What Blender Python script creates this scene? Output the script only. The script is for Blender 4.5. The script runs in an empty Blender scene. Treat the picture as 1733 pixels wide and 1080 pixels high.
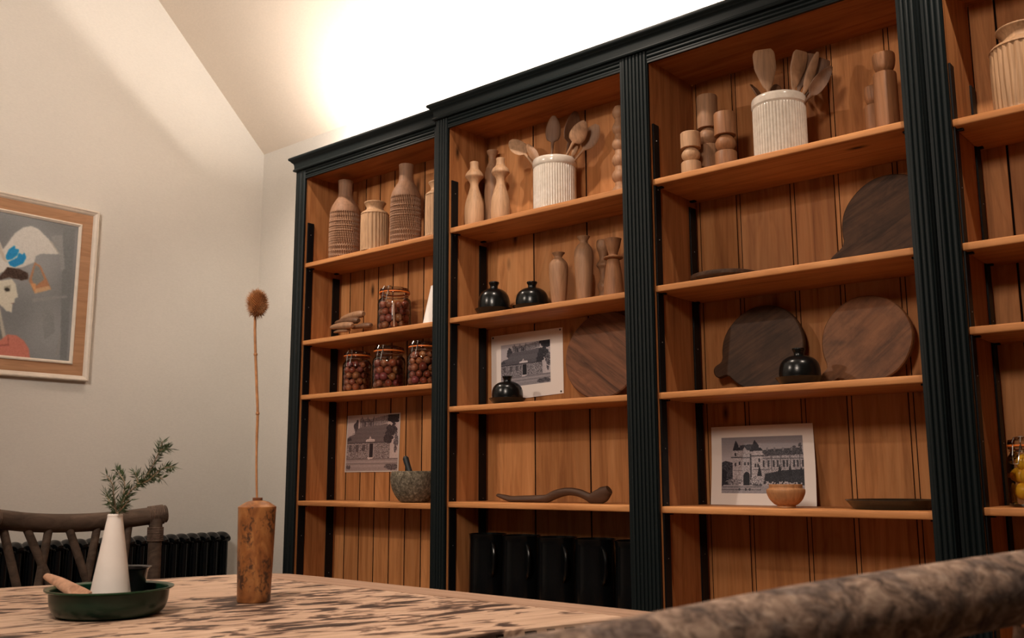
import bpy, bmesh, math, random
import numpy as np
from mathutils import Vector, Matrix
from mathutils.noise import noise as pnoise
random.seed(7)
S = bpy.context.scene
C = S.collection
PI = math.pi
EYE = 1.03                      # camera height above the floor

# ------------------------------------------------------------------ camera
FPX, PITCH, ROLL, AZ = 1624.35, .162949, -.002854, -.703723
fw = np.array([math.sin(AZ)*math.cos(PITCH), math.cos(AZ)*math.cos(PITCH), math.sin(PITCH)])
rt = np.array([math.cos(AZ), -math.sin(AZ), 0.]); up = np.cross(rt, fw)
rt2 = rt*math.cos(ROLL)+up*math.sin(ROLL); up2 = -rt*math.sin(ROLL)+up*math.cos(ROLL)
cd = bpy.data.cameras.new('camera'); cam = bpy.data.objects.new('camera', cd); C.objects.link(cam)
M = Matrix(((rt2[0], up2[0], -fw[0], 0), (rt2[1], up2[1], -fw[1], 0), (rt2[2], up2[2], -fw[2], EYE), (0, 0, 0, 1)))
cam.matrix_world = M
cd.sensor_width = 36; cd.lens = 36*FPX/1733; cd.clip_start = .05
cd.dof.use_dof = True; cd.dof.focus_distance = 3.7; cd.dof.aperture_fstop = 9.5
S.camera = cam

# ------------------------------------------------------------------ view, world, lights
vs = S.view_settings
S.display_settings.display_device = 'sRGB'
vs.view_transform = 'Standard'; vs.look = 'None'; vs.gamma = 1; vs.use_curve_mapping = False
vs.exposure = 0.0
w = bpy.data.worlds.new('world'); S.world = w; w.use_nodes = True
w.node_tree.nodes['Background'].inputs[0].default_value = (1, .85, .7, 1)
w.node_tree.nodes['Background'].inputs[1].default_value = .02
WARM = (1, .835, .69); WARM2 = (1, .88, .765)
def area(name, loc, target, sx, sy, power, col=WARM, spread=180):
    l = bpy.data.lights.new(name, 'AREA'); l.shape = 'RECTANGLE'; l.size = sx; l.size_y = sy
    l.energy = power; l.color = col; l.spread = math.radians(spread)
    o = bpy.data.objects.new(name, l); C.objects.link(o); o.location = loc
    d = Vector(target)-Vector(loc); o.rotation_euler = d.to_track_quat('-Z', 'Y').to_euler()
    return o
def spot(name, loc, target, power, angle, blend=.5, size=.05, col=WARM):
    l = bpy.data.lights.new(name, 'SPOT'); l.energy = power; l.spot_size = math.radians(angle); l.spot_blend = blend
    l.shadow_soft_size = size; l.color = col
    o = bpy.data.objects.new(name, l); C.objects.link(o); o.location = loc
    d = Vector(target)-Vector(loc); o.rotation_euler = d.to_track_quat('-Z', 'Y').to_euler()
    return o
# light strips lying on the flat top of the bookcase, shining up
for x, y, l, p in ((-3.54, 3.14, .9, 22), (-1.93, 3.10, 2.05, 52), (-.32, 3.14, .95, 24)):
    area('strip_light', (x, y, EYE+1.649), (x, y, EYE+2.6), l, .014, p, (1, .90, .80))
# narrow downlights close in front of the bookcase
for x, p in ((-3.85, 62), (-2.15, 52), (-.45, 68)):
    spot('downlight', (x, 2.42, EYE+2.25), (x, 3.1, EYE+.75), p, 100, .7, .025)
# lights over the room and the table, with added fills
spot('room_spot_fill', (-3.6, -.2, EYE+1.95), (-2.4, 3.1, EYE+.5), 115, 75, .7, .05)
spot('room_spot_fill', (-.75, -.9, EYE+1.8), (-1.1, 3.1, EYE+.1), 200, 72, .8, .3)  # added fill behind the camera, brightens the right-hand shelves
spot('table_spotlight', (-1.0, -.25, EYE+2.3), (-1.6, 1.1, EYE-.3), 215, 70, .9, .25)
area('wall_fill', (-.6, -1.6, EYE+2.5), (-4.9, 2.0, EYE+2.1), .9, .9, 34, WARM2, 75)  # unseen fill added to brighten the left wall

# ------------------------------------------------------------------ helpers
def ray(px, py): return rt2*((px-866.5)/FPX) - up2*((py-540)/FPX) + fw
def onY(px, py, Y):
    d = ray(px, py); d = d*(Y/d[1]); return Vector((d[0], d[1], d[2]+EYE))
def onX(px, py, X):
    d = ray(px, py); d = d*(X/d[0]); return Vector((d[0], d[1], d[2]+EYE))
def onZ(px, py, Z):
    d = ray(px, py); d = d*((Z-EYE)/d[2]); return Vector((d[0], d[1], d[2]+EYE))
def atD(px, py, c):
    d = ray(px, py)*c; return Vector((d[0], d[1], d[2]+EYE))
def proj(p):
    v = np.array([p[0], p[1], p[2]-EYE]); c = v@fw
    return np.array([(v@rt2)/c*FPX+866.5, -(v@up2)/c*FPX+540])
def zat(px, py, X, Y):
    d = ray(px, py); k = math.hypot(X, Y)/math.hypot(d[0], d[1]); return d[2]*k+EYE
def rad(pxw, X, Y, z):
    h = math.hypot(X, Y); e = .01
    a = proj((X, Y, z)); b = proj((X-Y/h*e, Y+X/h*e, z))
    return pxw/2/(np.hypot(*(a-b))/e)

def lin(c):
    return tuple(((x/255)/12.92 if x/255 <= .04045 else ((x/255+.055)/1.055)**2.4) for x in c)
MATS = {}
class NT:
    def __init__(s, name, rough=.5, spec=.5, metal=0, coat=0):
        s.m = bpy.data.materials.new(name); s.m.use_nodes = True; s.t = s.m.node_tree
        s.b = s.t.nodes['Principled BSDF']
        s.b.inputs['Roughness'].default_value = rough; s.b.inputs['Specular IOR Level'].default_value = spec
        s.b.inputs['Metallic'].default_value = metal; s.b.inputs['Coat Weight'].default_value = coat
    def n(s, typ, **k):
        x = s.t.nodes.new(typ)
        for a, v in k.items(): setattr(x, a, v)
        return x
    def l(s, a, b): s.t.links.new(a, b)
    def coords(s, scale, rnd=True, rot=(0, 0, 0)):
        tc = s.n('ShaderNodeTexCoord'); mp = s.n('ShaderNodeMapping')
        mp.inputs['Scale'].default_value = scale; mp.inputs['Rotation'].default_value = rot
        s.l(tc.outputs['Object'], mp.inputs['Vector'])
        if rnd:
            oi = s.n('ShaderNodeObjectInfo'); mu = s.n('ShaderNodeMath', operation='MULTIPLY'); mu.inputs[1].default_value = 37
            s.l(oi.outputs['Random'], mu.inputs[0]); cb = s.n('ShaderNodeCombineXYZ')
            for i in range(3): s.l(mu.outputs[0], cb.inputs[i])
            ad = s.n('ShaderNodeVectorMath', operation='ADD'); s.l(mp.outputs[0], ad.inputs[0]); s.l(cb.outputs[0], ad.inputs[1])
            return ad.outputs[0]
        return mp.outputs[0]
    def noise(s, vec, scale=1, detail=4, rough=.6, dist=0):
        x = s.n('ShaderNodeTexNoise'); x.inputs['Scale'].default_value = scale; x.inputs['Detail'].default_value = detail
        x.inputs['Roughness'].default_value = rough; x.inputs['Distortion'].default_value = dist
        s.l(vec, x.inputs['Vector']); return x.outputs['Fac']
    def ramp(s, fac, stops):
        r = s.n('ShaderNodeValToRGB'); cr = r.color_ramp
        while len(cr.elements) < len(stops): cr.elements.new(.5)
        for e, (p, c) in zip(cr.elements, stops):
            e.position = p; e.color = (*c, 1) if len(c) == 3 else c
        s.l(fac, r.inputs[0]); return r.outputs[0]
    def mix(s, a, b, fac, mode='MIX'):
        x = s.n('ShaderNodeMix', data_type='RGBA', blend_type=mode)
        for v, i in ((a, 6), (b, 7)):
            if isinstance(v, tuple): x.inputs[i].default_value = (*v, 1)
            else: s.l(v, x.inputs[i])
        if isinstance(fac, (int, float)): x.inputs[0].default_value = fac
        else: s.l(fac, x.inputs[0])
        return x.outputs[2]
    def bump(s, fac, strength=.3, dist=.002):
        b = s.n('ShaderNodeBump'); b.inputs['Strength'].default_value = strength; b.inputs['Distance'].default_value = dist
        s.l(fac, b.inputs['Height']); s.l(b.outputs[0], s.b.inputs['Normal'])
    def base(s, c):
        if isinstance(c, tuple): s.b.inputs['Base Color'].default_value = (*c, 1)
        else: s.l(c, s.b.inputs['Base Color'])

def wood(name, dark, mid, light, axis=2, rough=.5, knots=True, gs=1.0, spec=.35, var=.35, stain=0, pre=None, contrast=1):
    """timber with grain running along the given axis of the object"""
    k = NT(name, rough, spec)
    def co(sc):
        if pre is None: return k.coords(tuple(sc))
        m = k.n('ShaderNodeMapping'); m.inputs['Scale'].default_value = sc; k.l(k.coords((1, 1, 1), True, pre), m.inputs['Vector']); return m.outputs[0]
    sc = [26*gs]*3; sc[axis] = 1.6*gs
    v = co(sc)
    g = k.noise(v, 1, 6, .65, .6)
    sf = [5*gs]*3; sf[axis] = .7*gs
    g2 = k.noise(co(sf), 1, 3, .5, 1.2)
    wv = k.n('ShaderNodeMath', operation='MULTIPLY'); k.l(g2, wv.inputs[0]); wv.inputs[1].default_value = 9
    sn = k.n('ShaderNodeMath', operation='FRACT'); k.l(wv.outputs[0], sn.inputs[0])
    c = k.ramp(g, [(.25, dark), (.5, mid), (.78, light)])
    ring = k.ramp(sn.outputs[0], [(0, (.8, .8, .8)), (.65, (1, 1, 1)), (.93, (.74, .7, .66)), (1, (.8, .8, .8))])
    c = k.mix(c, ring, .55*contrast, 'MULTIPLY')
    oi = k.n('ShaderNodeObjectInfo')
    tone = k.ramp(oi.outputs['Random'], [(0, (1-var, 1-var*1.1, 1-var*1.2)), (1, (1, 1, 1))])
    c = k.mix(c, tone, 1.0, 'MULTIPLY')
    if knots:
        so = [7]*3; so[axis] = 2.6
        vo = k.n('ShaderNodeTexVoronoi'); vo.inputs['Scale'].default_value = 1
        k.l(k.coords(tuple(so)), vo.inputs['Vector'])
        kd = k.ramp(vo.outputs['Distance'], [(.03, (1, 1, 1)), (.075, (.55, .55, .55)), (.13, (0, 0, 0))])
        sep = k.n('ShaderNodeSeparateColor'); k.l(vo.outputs['Color'], sep.inputs[0])
        gt = k.n('ShaderNodeMath', operation='GREATER_THAN'); k.l(sep.outputs[0], gt.inputs[0]); gt.inputs[1].default_value = .5
        ml = k.n('ShaderNodeMath', operation='MULTIPLY'); k.l(kd, ml.inputs[0]); k.l(gt.outputs[0], ml.inputs[1])
        c = k.mix(c, tuple(x*.16 for x in dark), ml.outputs[0])
    if stain:
        st = k.ramp(k.noise(k.coords((9, 9, 9)), 1, 5, .7), [(.42, (1, 1, 1)), (.62, (1-stain, 1-stain, 1-stain))])
        c = k.mix(c, st, 1, 'MULTIPLY')
    k.base(c); k.bump(g, .25, .0015)
    return k.m
def plain(name, col, rough=.5, spec=.5, metal=0, coat=0, nscale=0, namt=.15, bump=0):
    k = NT(name, rough, spec, metal, coat)
    if nscale:
        f = k.noise(k.coords((nscale,)*3), 1, 5, .6)
        k.base(k.ramp(f, [(.3, tuple(x*(1-namt) for x in col)), (.7, tuple(min(1, x*(1+namt)) for x in col))]))
        if bump: k.bump(f, bump, .002)
    else: k.base(col)
    return k.m
PINE_D, PINE_M, PINE_L = (.37, .14, .046), (.635, .275, .10), (.75, .365, .15)
M_pineZ = wood('pine_boards_upright', PINE_D, PINE_M, PINE_L, 2, .55, spec=.18)
M_pineX = wood('pine_boards_level', PINE_D, PINE_M, PINE_L, 0, .5, spec=.2, var=.15)
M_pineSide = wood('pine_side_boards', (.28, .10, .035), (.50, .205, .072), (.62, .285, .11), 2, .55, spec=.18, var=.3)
M_pineTopShade = wood('shaded_pine_level', (.24, .08, .026), (.42, .16, .052), (.52, .22, .08), 0, .6, spec=.15, var=.1)  # darker pine for the top panels, their shade put into the colour
M_pineGap = plain('pine_gap', (.010, .004, .002), .9, .1)
M_frame = plain('dark_green_paint', (.0036, .0070, .0077), .5, .2, nscale=60, namt=.12, bump=.05)
M_blk = plain('black_metal', (.003, .0035, .0045), .45, .2)
M_screw = plain('steel_screw', (.5, .5, .5), .3, metal=1)
def wallmat(name, col):
    k = NT(name, .85, .2)
    f = k.noise(k.coords((1.2, 1.2, 1.2), False), 1, 4, .6)
    g = k.noise(k.coords((60, 60, 160), False), 1, 3, .7)
    c = k.ramp(f, [(.3, tuple(x*.95 for x in col)), (.7, tuple(min(1, x*1.03) for x in col))])
    k.base(k.mix(c, k.ramp(g, [(.3, (.93, .93, .93)), (.7, (1, 1, 1))]), 1, 'MULTIPLY')); k.bump(g, .12, .001)
    return k.m
M_wall = wallmat('wall_paint', (.71, .665, .605))
M_ceil = wallmat('ceiling_paint', (.72, .62, .52))
M_wall2 = plain('far_wall_paint', (.36, .32, .28), .8)
M_floor = wood('floor_boards', (.12, .07, .04), (.2, .12, .07), (.27, .17, .1), 1, .5)

def mesh_from(bm, name):
    me = bpy.data.meshes.new(name); bm.to_mesh(me); bm.free(); return me
def link(name, bm, mat, parent=None, smooth=True, angle=.6):
    """one mesh object; world coordinates are made relative to the parent Empty"""
    if parent is not None:
        bmesh.ops.translate(bm, verts=bm.verts, vec=-base_of(parent))
    bmesh.ops.recalc_face_normals(bm, faces=bm.faces)
    if smooth:
        for f in bm.faces: f.smooth = True
        for e in bm.edges:
            if len(e.link_faces) == 2 and e.calc_face_angle(0) > angle: e.smooth = False
    me = mesh_from(bm, name); o = bpy.data.objects.new(name, me); C.objects.link(o)
    if mat: me.materials.append(mat)
    if parent is not None: o.parent = parent
    return o
def base_of(o):
    v = Vector((0, 0, 0))
    while o is not None: v = v+o.location; o = o.parent
    return v
def tag(o, label=None, cat=None, group=None, kind=None):
    if label: o['label'] = label
    if cat: o['category'] = cat
    if group: o['group'] = group
    if kind: o['kind'] = kind
    return o
def thing(name, loc, label, cat, group=None):
    o = bpy.data.objects.new(name, None); C.objects.link(o); o.location = loc; o.empty_display_size = .05
    return tag(o, label, cat, group)
def solo(name, bm, mat, loc, label, cat, group=None, **k):
    """a thing made of one mesh, origin at loc"""
    bmesh.ops.translate(bm, verts=bm.verts, vec=-Vector(loc))
    o = link(name, bm, mat, None, **k); o.location = loc
    return tag(o, label, cat, group)
def box(bm, x0, x1, y0, y1, z0, z1, bev=0):
    r = bmesh.ops.create_cube(bm, size=1)
    for v in r['verts']:
        v.co = Vector((x0+(v.co.x+.5)*(x1-x0), y0+(v.co.y+.5)*(y1-y0), z0+(v.co.z+.5)*(z1-z0)))
    if bev:
        es = {e for v in r['verts'] for e in v.link_edges}
        bmesh.ops.bevel(bm, geom=list(es), offset=bev, segments=2, profile=.5, affect='EDGES')
    return bm
def nb(): return bmesh.new()
def bx(*a, bev=0): return box(nb(), *a, bev=bev)
def lathe(bm, loc, prof, seg=40, rf=None, caps=True, cy=1.0):
    """turn a profile [(r, z)] about the upright axis at loc; rf(theta, z, r) may carve it"""
    L = Vector(loc); rings = []
    for r, z in prof:
        ring = []
        for i in range(seg):
            t = 2*PI*i/seg; q = rf(t, z, r) if rf else r
            ring.append(bm.verts.new(L+Vector((q*math.cos(t), q*math.sin(t)*cy, z))))
        rings.append(ring)
    for a, b in zip(rings, rings[1:]):
        for i in range(seg): bm.faces.new((a[i], a[(i+1) % seg], b[(i+1) % seg], b[i]))
    if caps:
        if prof[0][0] > 1e-5: bm.faces.new(rings[0][::-1])
        if prof[-1][0] > 1e-5: bm.faces.new(rings[-1])
    return bm
def smoothprof(pts, n=8):
    """Catmull-Rom through the profile points"""
    out = []; P = [pts[0]]+list(pts)+[pts[-1]]
    for i in range(1, len(P)-2):
        p0, p1, p2, p3 = P[i-1:i+3]
        for k in range(n):
            t = k/n
            out.append(tuple(.5*((2*p1[j])+(-p0[j]+p2[j])*t+(2*p0[j]-5*p1[j]+4*p2[j]-p3[j])*t*t+(-p0[j]+3*p1[j]-3*p2[j]+p3[j])*t**3) for j in range(len(p1))))
    out.append(tuple(pts[-1])); return out
def sweep(bm, pts, wid, thk, normal, seg=14, dish=None):
    """ellipse section along a path; normal = the flat side's direction; dish[i] hollows the front"""
    P = [Vector(p) for p in pts]; N = Vector(normal).normalized(); rings = []
    for i, p in enumerate(P):
        t = (P[min(i+1, len(P)-1)]-P[max(i-1, 0)]).normalized()
        s = t.cross(N).normalized(); n = s.cross(t).normalized()
        ring = []
        for k in range(seg):
            a = 2*PI*k/seg; c, d = math.cos(a), math.sin(a)
            off = d*thk[i]/2
            if dish and dish[i] and d > -.2: off -= dish[i]*max(0, 1-(c*c))*1.0
            ring.append(bm.verts.new(p+s*(c*wid[i]/2)+n*off))
        rings.append(ring)
    for a, b in zip(rings, rings[1:]):
        for i in range(seg): bm.faces.new((a[i], a[(i+1) % seg], b[(i+1) % seg], b[i]))
    bm.faces.new(rings[0][::-1]); bm.faces.new(rings[-1]); return bm
def tube(bm, pts, r, seg=10):
    rr = r if isinstance(r, (list, tuple)) else [r]*len(pts)
    P = [Vector(p) for p in pts]; ref = Vector((0, 0, 1))
    if abs((P[-1]-P[0]).normalized().z) > .8: ref = Vector((0, 1, 0))
    return sweep(bm, P, [2*x for x in rr], [2*x for x in rr], ref, seg)
def extrude_poly(bm, pts, axis, a, b):
    """extrude a closed polygon of (u, v) along an axis; axis x -> (u, v) = (y, z); z -> (x, y)"""
    f = {'x': lambda u, v, t: Vector((t, u, v)), 'y': lambda u, v, t: Vector((u, t, v)), 'z': lambda u, v, t: Vector((u, v, t))}[axis]
    A = [bm.verts.new(f(u, v, a)) for u, v in pts]; B = [bm.verts.new(f(u, v, b)) for u, v in pts]; n = len(pts)
    for i in range(n): bm.faces.new((A[i], A[(i+1) % n], B[(i+1) % n], B[i]))
    bm.faces.new(A[::-1]); bm.faces.new(B); return bm
def dup(root, loc, label=None, group=None):
    r = root.copy(); C.objects.link(r); r.location = loc
    if label: r['label'] = label
    if group: r['group'] = group
    for ch in list(root.children):
        c = ch.copy(); C.objects.link(c); c.parent = r
        for g in ch.children:
            d = g.copy(); C.objects.link(d); d.parent = c
    return r

# ------------------------------------------------------------------ room shell
XL, YB = -4.905, 3.388
ZS = EYE+1.993; SL = .966; YF = 1.2; ZT = ZS+(YB-YF)*SL
def struct(name, bm, mat):
    o = link(name, bm, mat, None, smooth=False); o['kind'] = 'structure'; return o
struct('floor', bx(XL, 3.2, -3.2, YB, -.05, 0), M_floor)
gable = [(-3.2, 0), (YB, 0), (YB, ZS), (YF, ZT), (-3.2, ZT)]
struct('wall_left', extrude_poly(nb(), gable, 'x', XL-.1, XL), M_wall)
struct('wall_right', extrude_poly(nb(), gable, 'x', 3.2, 3.3), M_wall2)
struct('wall_back', bx(XL, 3.2, YB, YB+.1, 0, ZS), M_wall)
struct('wall_front', bx(XL, 3.2, -3.3, -3.2, 0, ZT), M_wall2)
struct('ceiling', extrude_poly(nb(), [(YB, ZS), (YF, ZT), (-3.2, ZT), (-3.2, ZT+.1), (YF-.04, ZT+.1), (YB, ZS+.14)], 'x', XL, 3.2), M_ceil)

# ------------------------------------------------------------------ bookcase
TOPZ = EYE+1.573                # underside of the frieze
def reeds(x0, x1, y, n, depth=.0048, edge=.006):
    """outline across a reeded pilaster front, from x0 to x1, facing -Y"""
    pts = [(x0, y)]; w = (x1-x0-2*edge)/n
    for i in range(n):
        a = x0+edge+i*w
        for k in range(1, 6):
            t = k/6
            pts.append((a+w*t, y-depth*.9*math.sin(PI*t)+depth*.6))
        pts.append((a+w-.0005, y+depth))
    pts.append((x1, y)); return pts
def pilaster(parent, x0, x1, y, n, z0=0.0, z1=None, th=.0115):
    bm = nb(); extrude_poly(bm, reeds(x0, x1, y, n)+[(x1, y+th), (x0, y+th)], 'z', z0, z1 or EYE+1.625)
    return link('pilaster', bm, M_frame, parent, angle=.5)
CORN = [(.0, 1.622), (.012, 1.625), (.015, 1.630), (.013, 1.636), (.009, 1.640), (.010, 1.660), (.013, 1.668), (.019, 1.674), (.022, 1.676), (.024, 1.681), (.031, 1.685), (.034, 1.690), (.034, 1.696), (.031, 1.700), (.0, 1.702)]
def cornice(parent, x0, x1, y, yb, left=True, right=False):
    bm = nb(); rings = []
    for (p, z) in CORN:
        z += EYE
        rings.append([bm.verts.new((x0-(p if left else 0), yb, z)), bm.verts.new((x0-(p if left else 0), y-p, z)),
                      bm.verts.new((x1+(p if right else 0), y-p, z)), bm.verts.new((x1+(p if right else 0), yb, z))])
    for a, b in zip(rings, rings[1:]):
        for i in range(3): bm.faces.new((a[i], a[i+1], b[i+1], b[i]))
    # back of the moulding (it is a hollow rim standing above the flat top)
    inner = [bm.verts.new((x0+.02, yb, EYE+1.70)), bm.verts.new((x0+.02, y+.03, EYE+1.70)), bm.verts.new((x1-.02, y+.03, EYE+1.70)), bm.verts.new((x1-.02, yb, EYE+1.70))]
    inl = [bm.verts.new((v.co.x, v.co.y, EYE+1.622)) for v in inner]
    for i in range(3):
        bm.faces.new((rings[-1][i], rings[-1][i+1], inner[i+1], inner[i])); bm.faces.new((inner[i], inner[i+1], inl[i+1], inl[i]))
        bm.faces.new((inl[i], inl[i+1], rings[0][i+1], rings[0][i]))
    return link('cornice', bm, M_frame, parent, angle=.7)
def frieze(parent, x0, x1, y):
    z0, z1 = TOPZ, EYE+1.63; d = .006; pts = [(y+.0115, z0), (y, z0)]
    n = 3; w = (z1-z0-.008)/n
    for i in range(n):
        a = z0+.004+i*w
        for k in range(1, 5): pts.append((y-d*.8*math.sin(PI*k/5)+d*.6, a+w*k/5))
        pts.append((y+d, a+w-.0005))
    pts += [(y, z1), (y+.0115, z1)]
    return link('frieze', extrude_poly(nb(), pts, 'x', x0, x1), M_frame, parent, angle=.5)
def board(parent, x0, x1, y0, y1, z0, z1, mat=None, name='back_board', gap=.0036, bead=False):
    g = .0013 if bead else gap; dp = .005 if bead else .006
    R_ = [(x1-g-.0012, y0), (x1-g, y0+.0015), (x1-g, y0+dp), (x1, y0+dp), (x1, y1)]
    pts = [(x0, y1), (x0, y0+dp), (x0+g, y0+dp), (x0+g, y0+.0015), (x0+g+.0012, y0)]+R_
    if bead:  # a bead run along the left edge of each board
        pts = [(x0, y1), (x0, y0+dp), (x0+g, y0+dp), (x0+g, y0+.003), (x0+g+.003, y0+.0008), (x0+.0155, y0+.0008), (x0+.0158, y0+.005), (x0+.0188, y0+.005), (x0+.0191, y0)]+R_
    o = link(name, extrude_poly(nb(), pts, 'z', z0, z1), mat or M_pineZ, parent, smooth=False)
    o.data.materials.append(M_pineGap); by = base_of(parent).y       # joint faces get the darker gap material
    for p in o.data.polygons:
        if abs(p.normal.z) < .5 and p.center.y+by > y0+.0019: p.material_index = 1
    return o
def shelf(parent, x0, x1, yf, yb, zt, th=.024):
    o = link('shelf', bx(x0, x1, yf, yb, EYE+zt-th, EYE+zt, bev=.004), M_pineX, parent, angle=.9)
    for yy in (yf+.03, yb-.05):
        for xx, s in ((x0, 1), (x1, -1)):
            link('shelf_clip', bx(min(xx, xx+s*.022), max(xx, xx+s*.022), yy, yy+.016, EYE+zt-th-.006, EYE+zt-th), M_blk, o, smooth=False)
    return o
def track(parent, x, y0, y1, z1, s):
    o = link('shelf_track', bx(min(x, x+s*.007), max(x, x+s*.007), y0, y1, .02, z1, bev=.001), M_blk, parent, smooth=False)
    bm = nb(); z = .35
    while z < z1-.02:
        r = bmesh.ops.create_icosphere(bm, subdivisions=1, radius=.0024)
        bmesh.ops.translate(bm, verts=r['verts'], vec=(x+s*.0075, (y0+y1)/2, z)); z += .195
    tag(link('screw_heads', bm, M_screw, o), kind='stuff')
def bay(root, x0, x1, yf, yb, seams, shelves, bead, tf, tb, side_th=.025, bottom=None, gap=.0032):
    """an opening: side panels, top, back boards, shelves and shelf tracks"""
    ys = yf+.012
    for nm, a, b in (('side_panel', x0-side_th, x0), ('side_panel', x1, x1+side_th)):
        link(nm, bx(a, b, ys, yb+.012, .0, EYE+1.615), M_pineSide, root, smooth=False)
    link('top_panel', bx(x0, x1, ys+.0005, yb, EYE+1.592, EYE+1.612), M_pineTopShade, root, smooth=False)
    link('backing', bx(x0, x1, yb+.012, yb+.016, .0, EYE+1.612), M_pineGap, root, smooth=False)
    xs = [x0]+seams+[x1]
    for a, b in zip(xs, xs[1:]): board(root, a, b, yb, yb+.012, .05, EYE+1.592, bead=bead, gap=gap)
    for z in shelves: shelf(root, x0+.001, x1-.001, yf+.018, yb-.001, z)
    if bottom is not None: shelf(root, x0+.001, x1-.001, yf+.018, yb-.001, bottom)
    link('bottom_panel', bx(x0, x1, ys, yb, .06, .085), M_pineX, root, smooth=False)
    link('plinth', bx(x0, x1, yf+.004, ys, 0, .09), M_frame, root, smooth=False)
    for x, s in ((x0, 1), (x1, -1)):
        track(root, x, yf+.026, yf+.066, EYE+tf, s); track(root, x, yb-.06, yb-.014, EYE+tb, s)
SB = .045
Z1 = [1.113, .701, .418, -.117]; Z2 = [1.106, .695, .303, -.105]; Z3 = [1.112, .700, .302, -.106]; Z4 = [1.096, .700, .441, -.092]
Y1, Y2, Y3, Y4 = 3.31, 3.275, 3.345, 3.365
b1 = thing('bookcase', (-3.55, 3.2, 0), 'narrow left-hand dark green bookcase unit with slim pine back boards, beside the white wall corner', 'bookcase')
bay(b1, -4.03, -3.055, 3+SB, Y1, [-3.953+.1127*i for i in range(8)], Z1, False, 1.335, 1.06, gap=.0034)
pilaster(b1, -4.105, -4.027, 3+SB, 2); pilaster(b1, -3.058, -3.003, 3+SB, 3)
frieze(b1, -4.027, -3.058, 3+SB); cornice(b1, -4.105, -3.037, 3+SB, YB-.004, True)
link('end_panel', bx(-4.105, -4.056, 3+SB+.03, YB-.004, 0, EYE+1.622), M_frame, b1, smooth=False)
b2 = thing('bookcase', (-1.93, 3.2, 0), 'wide central dark green breakfront bookcase with two bays and a fluted middle pilaster', 'bookcase')
bay(b2, -2.928, -1.984, 3, Y2, [-2.65, -2.355, -2.09], Z2, False, 1.33, 1.06, bottom=-.53)
bay(b2, -1.862, -.922, 3, Y3, [-1.685, -1.462, -1.292, -1.081], Z3, True, 1.335, 1.06)
pilaster(b2, -3.002, -2.926, 3, 4); pilaster(b2, -1.986, -1.860, 3, 7); pilaster(b2, -.924, -.864, 3, 3)
frieze(b2, -2.926, -1.986, 3); frieze(b2, -1.860, -.924, 3); cornice(b2, -3.002, -.864, 3, 3.30, True, True)
link('return_panel', bx(-.894, -.864, 3.028, 3.36, 0, EYE+1.622), M_frame, b2, smooth=False)
b4 = thing('bookcase', (-.35, 3.2, 0), 'right-hand dark green bookcase unit holding the ribbed wooden jar and the jar of lemons', 'bookcase')
bay(b4, -.800, .165, 3+SB, Y4, [-.716, -.50, -.29, -.08], Z4, False, 1.285, 1.285, gap=.0034)
pilaster(b4, -.862, -.797, 3+SB, 3); pilaster(b4, .162, .24, 3+SB, 3)
frieze(b4, -.797, .162, 3+SB); cornice(b4, -.829, .24, 3+SB, YB-.004, False, True)

# ------------------------------------------------------------------ turned things on the shelves
def wd(name, c, gs=3, knots=False, rough=.5, axis=2, spec=.3, stain=0, sp=.35, pre=None, contrast=1):
    return wood(name, tuple(x*(1-sp) for x in c), c, tuple(min(1, x*(1+sp*.6)) for x in c), axis, rough, knots, gs, spec, .15, stain, pre, contrast)
M_clayA = wd('brown_carved_wood', (.31, .165, .095), 2.5, False, .62)
M_ribA = wd('ribbed_beech_wood', (.50, .30, .165), 2.5, False, .6)
M_pale = wd('pale_turned_wood', (.60, .36, .205), 2.2, True, .5)
M_tan = wd('tan_turned_wood', (.38, .205, .112), 2.5, False, .5)
M_brn = wd('brown_turned_wood', (.30, .135, .06), 3, False, .5)
M_wal = wd('walnut', (.17, .082, .043), 2.2, False, .5)
M_dk = wd('dark_walnut', (.085, .042, .024), 2, False, .55, 0)
M_olive = wd('spoon_wood', (.36, .195, .105), 2.5, False, .5)
M_olive2 = wd('pale_spoon_wood', (.52, .31, .18), 2.5, False, .5)
M_board1 = wd('walnut_board', (.21, .088, .042), 1.5, False, .55, 0, sp=.7, pre=(0, -.6, 0), contrast=1.6)
M_board2 = wd('old_dark_board', (.092, .046, .024), 1.6, False, .6, 0, stain=.35, sp=.7, pre=(0, .5, 0), contrast=1.4)
M_board3 = wd('warm_board', (.27, .115, .048), 1.2, True, .5, 0, stain=.35, sp=.6, pre=(0, .75, 0), contrast=1.5)
def crock_mat():
    k = NT('cream_glazed_stoneware', .16, .6, 0, .5)
    f = k.noise(k.coords((40, 40, 40)), 1, 4, .6)
    k.base(k.ramp(f, [(.3, (.54, .465, .39)), (.7, (.68, .60, .515))])); return k.m
M_crock = crock_mat()
M_bone = plain('white_ceramic', (.86, .79, .74), .45, .4, nscale=14, namt=.04)
def place(pl, pr, pt, Y, zs, pm=None):
    """footing of a round thing from its outline: centre x, radius and height at depth Y on shelf height zs"""
    ym = pm if pm else (pt+20)
    X = onY((pl+pr)/2, ym, Y).x; z0 = EYE+zs
    zt = zat((pl+pr)/2, pt, X, Y); r = rad(pr-pl, X, Y, (z0+zt)/2)
    return Vector((X, Y, z0+.0005)), r, zt-z0
def turned(name, pl, pr, pt, Y, zs, prof, mat, label, cat, group=None, seg=40, rf=None, pm=None, n=6, sm=True):
    L, R, H = place(pl, pr, pt, Y, zs, pm)
    P = [(a*R, b*H) for a, b in prof]
    if sm: P = smoothprof(P, n)
    f = (lambda t, z, r: rf(t, z/H, r, R)) if rf else None
    return solo(name, lathe(nb(), L, P, seg, f), mat, L, label, cat, group), L, R, H

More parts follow.
